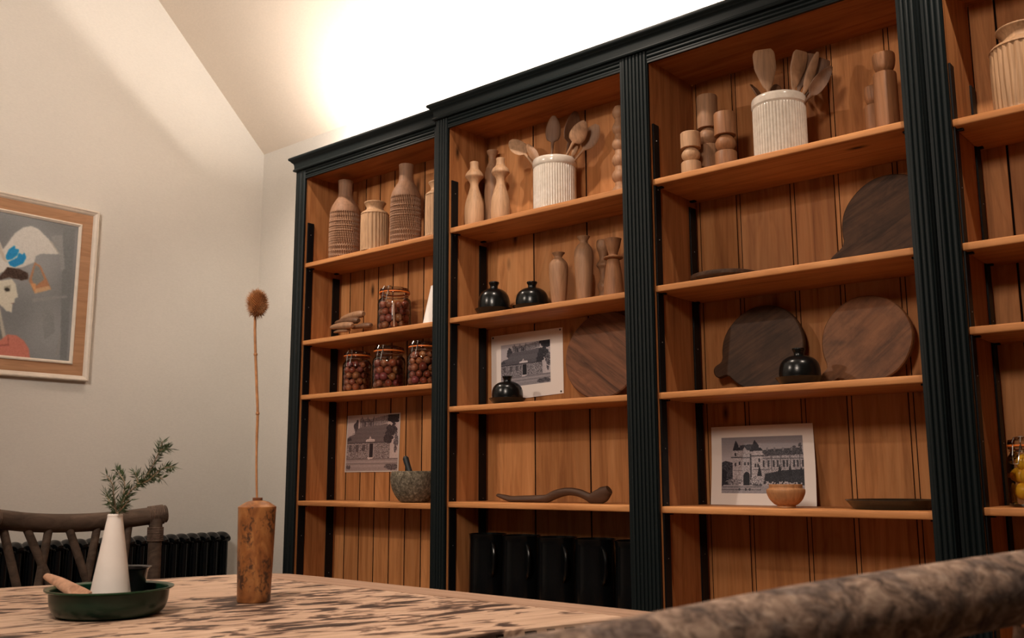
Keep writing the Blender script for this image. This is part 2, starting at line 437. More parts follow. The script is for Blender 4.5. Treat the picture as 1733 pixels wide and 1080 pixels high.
# carved bottles and ribbed jars, left bay top shelf
def chips(t, h, r, R):
    if h > .60: return r
    row = h/.60*10; k = row-math.floor(row)
    if h > .585 or h < .01: return r
    a = (t*42/(2*PI)+k*.55+math.floor(row)*.37) % 1
    return r-R*.085*(1 if .18 < a < .72 and .12 < k < .9 else 0)-R*.02*(k < .12)
BOT = [(0, 0), (.93, 0), (.97, .02), (1, .1), (1.0, .35), (.99, .55), (.96, .61), (.80, .70), (.55, .78), (.46, .84), (.46, .92), (.48, 1), (.38, 1), (.36, .93), (0, .93)]
def bottle(pl, pr, pt, Y, label, H0=None):
    L, R, H = place(pl, pr, pt, Y, Z1[0], pt+60)
    P = []
    body = [(.96*R, 0)]+[((.96+.04*math.sin(PI*min(1, i/72)))*R, H*.60*i/72) for i in range(1, 73)]
    P = [(0.0, 0)]+body+smoothprof([(.96*R, H*.605), (.86*R, H*.67), (.66*R, H*.74), (.50*R, H*.79), (.455*R, H*.85), (.455*R, H*.93), (.48*R, H)], 5)
    P += [(.40*R, H), (.38*R, H*.95), (0, H*.95)]
    return solo('carved_bottle', lathe(nb(), L, P, 126, lambda t, z, r: chips(t, z/H, r, R)), M_clayA, L, label, 'bottle', 'carved bottles')
bottle(557, 610.5, 307, 3.19, 'brown wooden bottle with chip-carved bands, nearest the left side panel')
bottle(660, 714, 280, 3.17, 'taller brown wooden bottle with chip-carved bands, between the two ribbed jars')
def ribs(nr, h0, amp=.06, tw=.25):
    def f(t, h, r, R):
        if h > h0 or h < .004: return r
        a = (t*nr/(2*PI)+h*tw+.3*math.sin(3*t)) % 1
        return r-R*amp*(1-abs(2*a-1))**1.6
    return f
JAR = [(0, 0), (.96, 0), (.975, .02), (1, .3), (1, .6), (.985, .73)]
def ribbed_jar(pl, pr, pt, Y, zs, label, pm=None):
    L, R, H = place(pl, pr, pt, Y, zs, pm)
    P = [(0, 0)]+[((.98+.02*math.sin(PI*i/30))*R, H*.735*i/30) for i in range(31)]
    P += smoothprof([(1.0*R, H*.745), (.93*R, H*.78), (.70*R, H*.825), (.60*R, H*.86), (.60*R, H*.90), (.70*R, H*.955), (.76*R, H*.975), (.76*R, H*.992), (.70*R, H)], 4)
    P += [(.62*R, H*.99), (.52*R, H*.93), (0, H*.9)]
    return solo('ribbed_jar', lathe(nb(), L, P, 168, lambda t, z, r: ribs(26, .735)(t, z/H, r, R)), M_ribA, L, label, 'jar', 'ribbed wooden jars')
ribbed_jar(609.5, 658.5, 343.5, 3.13, Z1[0], 'short ribbed wooden jar standing between the two carved bottles', 390)
ribbed_jar(719, 767, 309, 3.13, Z1[0], 'ribbed wooden jar half hidden by the pilaster right of the taller carved bottle', 360)
ribbed_jar(1675, 1799, 47, 3.17, Z4[0], 'large ribbed wooden jar with a flared lip, alone at the top right of the photo', 130)

# gourd bottles, bay two top shelf
GOU = [(0, 0), (.80, 0), (.86, .015), (.98, .13), (1, .24), (.93, .38), (.66, .52), (.46, .62), (.45, .68), (.62, .73), (.90, .775), (.93, .80), (.82, .84), (.52, .89), (.44, .94), (.46, 1), (.36, 1), (.34, .96), (0, .96)]
turned('gourd_bottle', 786, 819.5, 275.7, 3.12, Z2[0], GOU, M_pale, 'pale gourd-shaped wooden bottle, the left one of the front pair', 'bottle', 'gourd-shaped bottles', pm=330)
turned('gourd_bottle', 830.5, 863.5, 269, 3.13, Z2[0], GOU, M_pale, 'pale gourd-shaped wooden bottle beside the utensil crock, a dark crack on its neck', 'bottle', 'gourd-shaped bottles', pm=320)
turned('bottle', 820, 847, 256, 3.23, Z2[0], [(0, 0), (.85, 0), (1, .3), (1, .6), (.9, .75), (.55, .85), (.42, .91), (.7, .98), (.72, 1), (.5, 1), (0, .97)], M_tan, 'slim wooden bottle with flared lip standing behind the two gourd-shaped bottles', 'bottle', pm=320)
# crocks
def crock(pl, pr, pt, Y, zs, label, pm):
    L, R, H = place(pl, pr, pt, Y, zs, pm)
    P = [(0, 0), (.93*R, 0), (.965*R, .012*H)]+[(.97*R, H*(.02+.80*i/16)) for i in range(17)]
    P += [(.955*R, .84*H), (.975*R, .855*H), (1.0*R, .87*H), (1.0*R, .95*H), (.985*R, .985*H), (.95*R, H), (.90*R, .985*H), (.89*R, .9*H), (.89*R, .06*H), (0, .06*H)]
    def rf(t, z, r):
        h = z/H
        if .02 < h < .83 and r > .93*R: return r-R*.045*(1-abs(math.sin(t*25)))**2
        return r
    o = solo('utensil_crock', lathe(nb(), L, P, 400, rf), M_crock, L, label, 'crock', 'cream fluted crocks')
    return L, R, H
CK2 = crock(901, 976.5, 272.5, 3.145, Z2[0], 'cream fluted stoneware crock holding round-headed wooden spoons', 310)
CK3 = crock(1272.5, 1367.5, 168.5, 3.15, Z3[0], 'larger-looking cream fluted stoneware crock holding broad wooden spatulas', 220)
# utensils: the shaft starts inside the crock and the head ends at the outline seen
def utensil(name, ck, foot, mouth, neck, tip, wpx, Yt, label, cat, mat, kind='spoon', tilt=0, gr=None):
    """foot = (dx, dy) on the crock floor; mouth/neck/tip are outline points; wpx the width of the head"""
    L, R, H = ck
    A = L+Vector((foot[0]*R*.6, foot[1]*R*.6, .07*H+.006))
    N = onY(neck[0], neck[1], L.y+(Yt-L.y)*.6); T = onY(tip[0], tip[1], Yt)
    hw = 2*rad(wpx, T.x, T.y, T.z); toC = Vector((-T.x, -T.y, 0)).normalized()
    nrm = (Matrix.Rotation(tilt, 3, 'Z') @ toC)
    pts = []; W = []; TH = []; D = []
    Mo = onY(mouth[0], mouth[1], L.y+(Yt-L.y)*.35)
    for i in range(9):
        t = i/8; q = A.lerp(Mo, t/.55) if t < .55 else Mo.lerp(N, (t-.55)/.45)
        pts.append(q); W.append(.0115+.003*(t > .9)); TH.append(.0105); D.append(0)
    n = 14
    for i in range(1, n+1):
        t = i/n; pts.append(N.lerp(T, t)+nrm*(.006*math.sin(PI*t) if kind == 'spoon' else 0))
        if kind == 'spoon':
            s = math.sin(PI*min(1, t**.8*.97+.0))**.62; W.append(max(.003, hw*s if t > .08 else .016)); TH.append(max(.002, .017*s)); D.append(.012*s if 1 < i < n-1 else 0)
        elif kind == 'paddle':
            s = math.sin(PI*min(1, t**.85*.97))**.55; W.append(max(.004, hw*s)); TH.append(.008*max(.3, s)); D.append(0)
        else:
            s = .30+.70*min(1, t*1.9)**.9
            if i >= n-1: s *= (.93 if i == n-1 else .72)
            W.append(hw*s); TH.append(.0085 if i < n else .005); D.append(0)
    bm = sweep(nb(), pts, W, TH, nrm, 18, D)
    return solo(name, bm, mat, A, label, cat, gr)
G2 = 'wooden utensils in the left crock'; G3 = 'wooden utensils in the right crock'
utensil('wooden_spoon', CK2, (.3, .2), (901, 276), (889, 261), (865, 237), 29, 3.14, 'pale round flat paddle leaning furthest left out of the left crock', 'spoon', M_olive2, 'paddle', .2, G2)
utensil('wooden_spoon', CK2, (.2, .5), (910, 276), (909, 274), (893, 244), 17, 3.12, 'narrow wooden spoon resting against the round flat paddle', 'spoon', M_olive, 'spoon', .3, G2)
utensil('wooden_spoon', CK2, (-.1, .3), (933, 272), (935, 244), (937, 196), 26.5, 3.16, 'brown wooden spoon standing upright in the middle of the left crock', 'spoon', M_wal, 'spoon', 3.0, G2)
utensil('wooden_spoon', CK2, (-.4, .4), (957, 272), (962, 246), (975, 189), 30, 3.22, 'dark-bowled wooden spoon, tallest in the left crock, its hollow towards the room', 'spoon', M_wal, 'spoon', .5, G2)
utensil('wooden_spoon', CK2, (-.4, -.3), (954, 272), (969, 244), (990, 205), 30, 3.12, 'rounded wooden spoon in front of the tallest spoon of the left crock', 'spoon', M_olive, 'spoon', 3.1, G2)
utensil('wooden_spoon', CK2, (-.5, 0), (970, 274), (988, 253), (1011, 211), 29, 3.20, 'wide wooden spoon leaning furthest right out of the left crock', 'spoon', M_olive, 'paddle', -.1, G2)
utensil('wooden_spoon', CK2, (-.2, -.5), (962, 272), (968, 264), (977, 247), 8, 3.16, 'slim wooden handle between the right-hand spoons of the left crock', 'spoon', M_olive2, 'paddle', 0, G2)
utensil('wooden_spatula', CK3, (.3, -.2), (1301, 170), (1300, 152), (1291, 84), 38, 3.13, 'broad pinkish-brown spatula standing tallest on the left of the right crock', 'spatula', M_olive, 'spatula', .1, G3)
utensil('wooden_spoon', CK3, (.4, .2), (1289, 171), (1287, 168), (1270, 143), 15, 3.14, 'dark hollow spoon low at the left rim of the right crock', 'spoon', M_wal, 'spoon', .9, G3)
utensil('wooden_spoon', CK3, (0, .5), (1316, 168), (1315, 166), (1312, 143), 21, 3.20, 'dark rounded spoon low behind the broad spatula', 'spoon', M_wal, 'paddle', 0, G3)
utensil('wooden_spatula', CK3, (-.2, -.1), (1346, 168), (1343, 150), (1356, 86), 29, 3.14, 'striped wooden spatula with a square top, leftmost of the right-hand fan', 'spatula', M_olive, 'spatula', .5, G3)
utensil('wooden_spatula', CK3, (-.3, .2), (1349, 168), (1352, 152), (1374, 91), 24, 3.18, 'wooden spatula behind the striped one, leaning right', 'spatula', M_wal, 'spatula', -.3, G3)
utensil('wooden_spoon', CK3, (-.4, 0), (1354, 170), (1362, 154), (1384, 88), 17, 3.16, 'long narrow wooden spoon rising in the middle of the right-hand fan', 'spoon', M_olive, 'paddle', .3, G3)
utensil('wooden_spatula', CK3, (-.3, .5), (1358, 170), (1368, 156), (1396, 100), 27, 3.20, 'dark wooden spatula near the right side of the right-hand fan', 'spatula', M_wal, 'spatula', 0, G3)
utensil('wooden_spoon', CK3, (-.6, .1), (1361, 173), (1370, 164), (1407, 112), 26, 3.17, 'large dark spoon leaning furthest right, its hollow showing', 'spoon', M_wal, 'spoon', .25, G3)
# turned spindle at the right of bay two
def beads(n, H, R):
    P = [(0, 0), (R*.8, 0), (R*.85, H*.02)]
    for i in range(n):
        z0 = H*(.03+.97*i/n); z1 = H*(.03+.97*(i+1)/n); k = 1-.28*i/n
        for j in range(1, 9):
            t = j/9; P.append((R*k*(.42+.58*math.sin(PI*t)), z0+(z1-z0)*t))
    P.append((0, H)); return P
L, R, H = place(1034, 1064, 178, 3.20, Z2[0], 270)
solo('spindle', lathe(nb(), L, beads(6, H, R), 32), M_tan, L, 'tall turned spindle of stacked beads half hidden behind the middle pilaster', 'spindle')
# candle holders, bay three top shelf
def stack(name, pl, pr, pt, Y, zs, cuts, mat, label, cat, group, pm, cupcut=True):
    L, R, H = place(pl, pr, pt, Y, zs, pm); a, b = cuts
    root = thing(name, L, label, cat, group)
    link('base', lathe(nb(), L, [(0, 0), (.96*R, 0), (R, .01*H), (R, a*H-.004), (.94*R, a*H), (.5*R, a*H)], 36), mat, root)
    P = [(.5*R, a*H)]+[(R*(.52+.42*math.sin(PI*i/10)), H*(a+(b-a)*i/10)) for i in range(1, 10)]+[(.5*R, b*H)]
    link('ball', lathe(nb(), L, P, 36), mat, root)
    link('cup', lathe(nb(), L, [(.5*R, b*H), (.99*R, b*H), (R, b*H+.004), (R, H*.985), (.95*R, H), (.72*R, H), (.70*R, H*.9), (0, H*.9)], 36), mat, root)
    return root
G = 'turned candle holders with a ball waist'
stack('candle_holder', 1152, 1186.5, 226, 3.11, Z3[0], (.35, .66), M_pale, 'shortest and palest turned candle holder, at the left end', 'candle holder', G, 260)
stack('candle_holder', 1180, 1216, 164, 3.20, Z3[0], (.42, .62), M_tan, 'tallest turned candle holder, standing behind the other two', 'candle holder', G, 220)
stack('candle_holder', 1209, 1246.5, 192.5, 3.13, Z3[0], (.34, .62), M_brn, 'brown turned candle holder to the right of the tallest one', 'candle holder', G, 240)
def mill(pl, pr, pt, Y, label, ck, pm):
    L, R, H = place(pl, pr, pt, Y, Z3[0], pm)
    root = thing('mill', L, label, 'mill', 'turned wooden mills')
    link('body', lathe(nb(), L, [(0, 0), (R, 0), (R*1.0, .02*H), (.97*R, ck*H-.006), (.9*R, ck*H), (.35*R, ck*H)], 14), M_brn, root, angle=.5)
    P = smoothprof([(.35*R, ck*H), (.5*R, ck*H+.002), (.80*R, H*(ck+.25*(1-ck))), (.92*R, H*(ck+.6*(1-ck))), (.92*R, H*.98), (.86*R, H)], 4)
    link('head', lathe(nb(), L, P+[(.5*R, H), (0, H*.99)], 36), M_brn, root)
mill(1478, 1521, 92, 3.13, 'tall wooden mill with a cup-shaped head at the right end', .76, 160)
mill(1463, 1497, 148, 3.20, 'short wooden mill partly hidden behind the tall one', .68, 190)

# bay two second shelf
VAS = [(0, 0), (.62, 0), (.70, .02), (.86, .3), (.98, .6), (1, .70), (.93, .80), (.60, .88), (.40, .905), (.42, .94), (.62, .985), (.68, 1), (.5, 1), (.3, .96), (0, .95)]
turned('vase', 928.8, 961.8, 428.5, 3.14, Z2[1], VAS, M_tan, 'shorter smooth wooden vase with a small flared lip', 'vase', 'smooth wooden vases', pm=470)
turned('vase', 971.8, 1004.8, 401, 3.15, Z2[1], VAS, M_tan, 'taller smooth wooden vase with a small flared lip', 'vase', 'smooth wooden vases', pm=450)
CST = [(0, 0), (.98, 0), (1, .02), (.97, .1), (.85, .35), (.62, .62), (.55, .66), (.86, .67), (.93, .685), (.86, .70), (.48, .72), (.46, .76), (.64, .86), (.80, .98), (.80, 1), (.5, 1), (.45, .9), (0, .9)]
turned('candlestick', 1020, 1056, 405, 3.13, Z2[1], CST, M_brn, 'brown turned candlestick with a flared cup, at the right end beside the pilaster', 'candlestick', 'turned candlesticks', pm=450)
turned('candlestick', 1008, 1034, 408, 3.22, Z2[1], [(0, 0), (.8, 0), (.85, .1), (.6, .2), (.8, .3), (.45, .42), (.55, .55), (.9, .62), (.5, .7), (.6, .8), (.85, .9), (.8, 1), (.4, 1), (0, .95)], M_tan, 'knobbly candlestick mostly hidden behind the brown flared-cup candlestick', 'candlestick', 'turned candlesticks', pm=450)
# black domed dishes
M_gloss = plain('black_glaze', (.0035, .0042, .0042), .24, .42)
M_enam = plain('black_enamel', (.003, .0035, .004), .22, .3)
def dome_dish(pl, pr, pt, Y, zs, label, pm):
    L, R, H = place(pl, pr, pt, Y, zs, pm)
    root = thing('butter_dish', L, label, 'dish', 'black domed dishes')
    link('plate', lathe(nb(), L, [(0, 0), (.72*R, 0), (.80*R, .01), (.97*R, H*.20), (R, H*.225), (.97*R, H*.23), (.80*R, H*.20), (0, H*.19)], 48), M_gloss, root)
    k = .82
    lid = link('lid', lathe(nb(), L, smoothprof([(k*R, H*.205), (k*R*1.02, H*.33), (k*R*1.0, H*.46), (k*R*.93, H*.59), (k*R*.79, H*.69), (k*R*.58, H*.765), (k*R*.36, H*.80), (k*R*.25, H*.81)], 5), 48), M_gloss, root)
    link('knob', lathe(nb(), L, smoothprof([(k*R*.26, H*.80), (k*R*.245, H*.86), (k*R*.27, H*.91), (k*R*.33, H*.97), (k*R*.32, H)], 4)+[(0, H)], 24), M_gloss, lid)
dome_dish(803.5, 868.5, 478, 3.14, Z2[1], 'black domed dish nearest the left side panel, second shelf of the second bay', 505)
dome_dish(867, 934, 477.5, 3.17, Z2[1], 'black domed dish beside the shorter smooth vase', 500)
dome_dish(827, 890.5, 637, 3.12, Z2[2], 'black domed dish standing in front of the white-mounted cottage photograph', 665)
dome_dish(1310.5, 1396, 590, 3.13, Z3[2], 'black domed dish between the two round boards with handles', 625)
# cone bottle, same ware as the one on the table
CON = [(0, 0), (.97, 0), (1, .012), (.99, .04), (.80, .32), (.60, .60), (.42, .86), (.345, .96), (.345, .985), (.32, 1), (.24, 1), (.22, .95), (0, .9)]
turned('cone_vase', 716, 754, 484.5, 3.13, Z1[1], CON, M_bone, 'white conical vase on the bookcase shelf, cut by the pilaster', 'vase', pm=520)

# preserving jars
def glass():
    m = bpy.data.materials.new('clear_glass'); m.use_nodes = True; t = m.node_tree; t.nodes.clear()
    o = t.nodes.new('ShaderNodeOutputMaterial'); mx = t.nodes.new('ShaderNodeMixShader'); f = t.nodes.new('ShaderNodeFresnel'); f.inputs[0].default_value = 1.45
    a = t.nodes.new('ShaderNodeBsdfTransparent'); a.inputs[0].default_value = (.93, .93, .92, 1); g = t.nodes.new('ShaderNodeBsdfGlossy'); g.inputs['Roughness'].default_value = .06
    t.links.new(f.outputs[0], mx.inputs[0]); t.links.new(a.outputs[0], mx.inputs[1]); t.links.new(g.outputs[0], mx.inputs[2]); t.links.new(mx.outputs[0], o.inputs[0]); return m
M_glass = glass()
M_rub = plain('orange_rubber', (.75, .17, .02), .5)
M_wire = plain('steel_wire', (.6, .58, .55), .25, metal=1)
def fruit_mat(name, stops, rough=.3):
    k = NT(name, rough, .5); oi = k.n('ShaderNodeObjectInfo')
    c = k.ramp(oi.outputs['Random'], stops)
    f = k.noise(k.coords((60, 60, 60)), 1, 3, .6)
    k.base(k.mix(c, k.ramp(f, [(.3, (.7, .6, .6)), (.7, (1, 1, 1))]), 1, 'MULTIPLY')); return k.m
M_plum = fruit_mat('pickled_fruit', [(0, (.26, .055, .035)), (.4, (.40, .11, .05)), (.7, (.45, .19, .07)), (1, (.30, .06, .07))])
M_lemon = fruit_mat('preserved_lemon', [(0, (.98, .50, .02)), (1, (1.0, .60, .05))], .35)
M_cin = plain('cinnamon_stick', (.50, .30, .2), .6)
fm = nb(); bmesh.ops.create_icosphere(fm, subdivisions=2, radius=1)
for v in fm.verts: v.co *= 1+.05*pnoise(v.co*1.3)
for f in fm.faces: f.smooth = True
FRUIT = mesh_from(fm, 'pickled_fruit'); FRUIT.materials.append(M_plum)
lm = nb(); bmesh.ops.create_icosphere(lm, subdivisions=3, radius=1)
for v in lm.verts:
    z = v.co.z; v.co.x *= .82; v.co.y *= .82
    if abs(z) > .85: v.co.z *= 1.12
    v.co *= 1+.03*pnoise(v.co*4)
for f in lm.faces: f.smooth = True
LEMON = mesh_from(lm, 'preserved_lemon'); LEMON.materials.append(M_lemon)
def kilner(pl, pr, pt, Y, zs, label, pm, contents, flabel, fgroup, seed):
    L, R, H = place(pl, pr, pt, Y, zs, pm)
    R *= .97
    root = thing('preserving_jar', L, label, 'jar', 'clip-top preserving jars')
    P = smoothprof([(.86*R, .002), (.95*R, .02*H), (R, .08*H), (R, .5*H), (R, .62*H), (.95*R, .69*H), (.84*R, .74*H), (.80*R, .77*H), (.80*R, .80*H), (.88*R, .82*H), (.88*R, .845*H)], 3)
    link('glass_body', lathe(nb(), L, [(0, .002)]+P, 48, caps=False), M_glass, root)
    link('rubber_seal', lathe(nb(), L, [(.80*R, .848*H), (.92*R, .848*H), (.93*R, .86*H), (.92*R, .874*H), (.80*R, .874*H)], 48, caps=False), M_rub, root)
    lid = link('glass_lid', lathe(nb(), L, [(.88*R, .876*H), (.90*R, .90*H), (.86*R, .945*H), (.80*R, .95*H), (.66*R, .955*H), (.60*R, .98*H), (.2*R, .99*H), (0, .99*H)], 48, caps=False), M_glass, root)
    a = math.atan2(-L.y, -L.x)-.55 # the clasp faces out to the left
    u = Vector((math.cos(a), math.sin(a), 0)); s = Vector((-u.y, u.x, 0))
    def w(*p): return [L+u*(x*R)+s*(y*R)+Vector((0, 0, z*H)) for x, y, z in p]
    bm = nb()
    ring = [L+Vector((.83*R*math.cos(2*PI*i/32), .83*R*math.sin(2*PI*i/32), .785*H)) for i in range(33)]
    tube(bm, ring, .0015, 6)
    tube(bm, w((.84, -.22, .785), (.97, -.20, .80), (1.02, -.18, .90), (.92, -.16, .97), (.6, -.14, .985), (.6, .14, .985), (.92, .16, .97), (1.02, .18, .90), (.97, .20, .80), (.84, .22, .785)), .0018, 6)
    tube(bm, w((1.0, -.16, .86), (1.12, -.14, .72), (1.17, -.12, .60), (1.17, .12, .60), (1.12, .14, .72), (1.0, .16, .86)), .0018, 6)
    link('wire_clasp', bm, M_wire, root)
    rnd = random.Random(seed)
    if contents == 'plum':
        fr = R*.245; z = fr+.006; lay = 0
        while z < .70*H:
            ro = R*.97-fr-.002
            if z > .62*H: ro *= .86
            n = int(2*PI*ro/(fr*2.02))
            pos = [(ro, 2*PI*(i+.5*(lay % 2))/n+rnd.uniform(-.05, .05)) for i in range(n)]
            pos += [(ro*.38, 2*PI*i/2+lay) for i in range(2)]
            for (q, t) in pos:
                o = bpy.data.objects.new('pickled_fruit', FRUIT); C.objects.link(o)
                k = fr*rnd.uniform(.86, 1.04)
                o.scale = (k, k, k*rnd.uniform(.88, 1.05)); o.rotation_euler = (rnd.uniform(0, 3), rnd.uniform(0, 3), 0)
                o.location = L+Vector((q*math.cos(t), q*math.sin(t), z+rnd.uniform(-.003, .003)))
                tag(o, flabel, 'fruit', fgroup)
            z += fr*1.62; lay += 1
    else:
        for (q, t, z, tx, ty) in ((.40, 3.6, .17, 1.4, .3), (.42, 5.6, .16, 1.5, .9), (.40, 1.4, .2, 1.3, 2), (.38, 4.6, .38, 1.2, .2), (.42, 3.0, .40, 1.5, 1.2), (.40, 6.1, .41, 1.3, .5), (.3, 4.2, .58, 1.5, .8)):
            o = bpy.data.objects.new('preserved_lemon', LEMON); C.objects.link(o); k = R*.46
            o.scale = (k, k, k*1.1); o.rotation_euler = (tx, .2, ty)
            o.location = L+Vector((q*R*math.cos(t), q*R*math.sin(t), z*H+.01)); tag(o, flabel, 'fruit', fgroup)
    return L, R, H
K0 = kilner(638, 697, 486.5, 3.15, Z1[1], 'clip-top glass jar of pickled fruit standing alone on the second shelf, a pale stick inside', 520, 'plum', 'small reddish pickled fruit inside the lone jar above the row of three jars', 'fruit in the lone jar', 1)
kilner(578.5, 630, 594, 3.17, Z1[2], 'clip-top glass jar of pickled fruit, leftmost in the row of three', 630, 'plum', 'small reddish pickled fruit inside the leftmost jar of the row of three', 'fruit in the leftmost jar of three', 2)
kilner(629, 687.5, 585.5, 3.15, Z1[2], 'clip-top glass jar of pickled fruit, middle of the row of three', 620, 'plum', 'small reddish pickled fruit inside the middle jar of the row of three', 'fruit in the middle jar of three', 3)
kilner(688, 745, 578, 3.14, Z1[2], 'clip-top glass jar of pickled fruit, rightmost of the three and partly behind the pilaster', 615, 'plum', 'small reddish pickled fruit inside the rightmost jar of the row of three', 'fruit in the rightmost jar of three', 4)
kilner(1702, 1794, 738, 3.16, Z4[3], 'clip-top glass jar of preserved lemons at the right edge', 800, 'lemon', 'yellow preserved lemon inside the clip-top jar at the right edge', 'lemons in the jar', 5)
L, R, H = K0
a = math.atan2(-L.y, -L.x); u = Vector((math.cos(a), math.sin(a), 0)); s_ = Vector((-u.y, u.x, 0))
solo('cinnamon_stick', tube(nb(), [L+u*(.955*R)+Vector((0, 0, .05*H)), L+u*(.955*R)-s_*.004+Vector((0, 0, .58*H))], .0042, 10), M_cin, L+u*.9*R, 'pale upright cinnamon stick pressed against the front of the lone jar', 'stick')

# carved wedges heaped on the left bay's second shelf
def wedge(p, q, th, Y, label, mat, fat=1.0):
    A = onY(p[0], p[1], Y); B = onY(q[0], q[1], Y); t = 2*rad(th, A.x, A.y, A.z); pts = []; W = []; T = []
    for i in range(13):
        k = i/12; pts.append(A.lerp(B, k)+Vector((0, 0, .004*math.sin(PI*k))))
        s = (.35+.65*math.sin(PI*min(1, .08+k*.62)))*(1 if i < 12 else .6)*(1 if i else .6)
        W.append(.046*s*fat); T.append(t*s*1.45)
    solo('wooden_scoop', sweep(nb(), pts, W, T, (0, -.3, 1), 14), mat, A, label, 'scoop', 'carved wooden scoops in a heap')
wedge((566, 562.5), (590, 559.5), 4.5, 3.10, 'lowest carved wooden scoop lying flat under the heap', M_tan)
wedge((559.7, 554.6), (597, 551), 8.5, 3.09, 'thick pale carved wooden scoop at the front left of the heap', M_tan)
wedge((568, 546.5), (607, 542.5), 8, 3.13, 'carved wooden scoop in the middle of the heap with a dark right end', M_wal)
wedge((577, 541), (615.6, 531.0), 9, 3.16, 'topmost carved wooden scoop of the heap, tilted up to the right', M_tan)
wedge((596, 555.5), (628, 550.5), 6.5, 3.13, 'carved wooden scoop lying to the right of the heap', M_wal)

# mortar and pestle
def stone_mat():
    k = NT('rough_granite', .9, .2)
    f = k.noise(k.coords((70, 70, 70)), 1, 6, .75)
    k.base(k.ramp(f, [(.35, (.05, .040, .028)), (.5, (.145, .118, .082)), (.68, (.36, .30, .22))])); k.bump(f, .9, .006); return k.m
M_stone = stone_mat()
L, R, H = place(660.5, 742, 798, 3.17, Z1[3], 820)
solo('mortar', lathe(nb(), L, smoothprof([(.42*R, 0), (.60*R, .04*H), (.82*R, .25*H), (.96*R, .52*H), (1.0*R, .75*H), (.98*R, .93*H), (.92*R, H), (.80*R, .97*H), (.72*R, .7*H), (.5*R, .35*H), (.0, .25*H)], 5), 60, lambda t, z, r: r*(1+.012*pnoise(Vector((math.cos(t)*3, math.sin(t)*3, z*40))))), M_stone, L, 'rough grey granite mortar in the bottom corner of the left bay', 'mortar')
A = L+Vector((.012, -.01, .42*H)); B = onY(685.5, 772.5, 3.15)
solo('pestle', sweep(nb(), [A, A.lerp(B, .3), A.lerp(B, .7), A.lerp(B, .94), B], [.034, .030, .027, .029, .016], [.034, .030, .027, .029, .016], (0, -1, 0), 18), plain('dark_stone', (.018, .02, .022), .5, .4, nscale=80, bump=.1), A, 'dark stone pestle leaning out of the granite mortar', 'pestle')
# long carved spoon
pp = [(842, 838), (852, 841), (870, 846), (890, 849.5), (908, 849.5), (925, 844.5), (938, 838), (952, 833.5), (966, 832), (982, 835), (995, 841), (1004, 845.5), (1013, 842), (1022, 836), (1031, 829)]
tw = [5, 8, 11, 12, 13, 14, 15, 14, 13, 13, 14, 19, 24, 25, 15]
pts = smoothprof([tuple(onY(x, y, 3.13)) for x, y in pp], 3); ww = [q[0] for q in smoothprof([(t, 0) for t in tw], 3)]
k_ = 2*rad(1, pts[0][0], 3.13, pts[0][2]); zmin = EYE+Z2[3]
pts = [(p[0], p[1], max(p[2], zmin+w_*k_/2*.9)) for p, w_ in zip(pts, ww)]
wd_ = [(.05 if i < 14 else .03)*min(1, .35+i*.1) for i in range(len(pts))]
solo('carved_ladle', sweep(nb(), pts, wd_, [w_*k_*.95 for w_ in ww], (0, -.15, 1), 16), M_dk, pts[20], 'long dark carved wooden ladle with a curved handle and club end', 'ladle')

# tall black jugs under the second bay's lowest shelf
zb = EYE-.53; Lj = Vector((-2.80, 3.135, zb+.0005)); Hj = EYE-.24-zb
jr = .082
jug = thing('enamel_jug', Lj, 'tall black enamel jug at the left end of the row', 'jug', 'tall black jugs')
link('body', lathe(nb(), Lj, [(0, 0), (jr*.98, 0), (jr, .006), (jr*.97, Hj*.45), (jr*.94, Hj*.9), (jr*.97, Hj*.985), (jr*1.0, Hj), (jr*.93, Hj), (jr*.9, Hj*.9), (jr*.9, .02), (0, .02)], 48), M_enam, jug)
ha = -.62; hu = Vector((math.cos(ha), math.sin(ha), 0))
link('handle', sweep(nb(), [Lj+hu*(jr*a)+Vector((0, 0, Hj*z)) for a, z in smoothprof([(.92, .90), (1.22, .86), (1.42, .74), (1.40, .62), (1.25, .50), (.94, .42)], 4)], [.013]*21, [.013]*21, (math.sin(ha), -math.cos(ha), 0), 10), M_enam, jug)
for i, lb in enumerate(('tall black enamel jug, second from the left end of the row', 'tall black enamel jug in the middle of the row', 'tall black enamel jug, fourth in the row, its handle brightest', 'tall black enamel jug at the right end, half hidden by the middle pilaster')):
    dup(jug, Lj+Vector((.1875*(i+1), 0, 0)), lb)

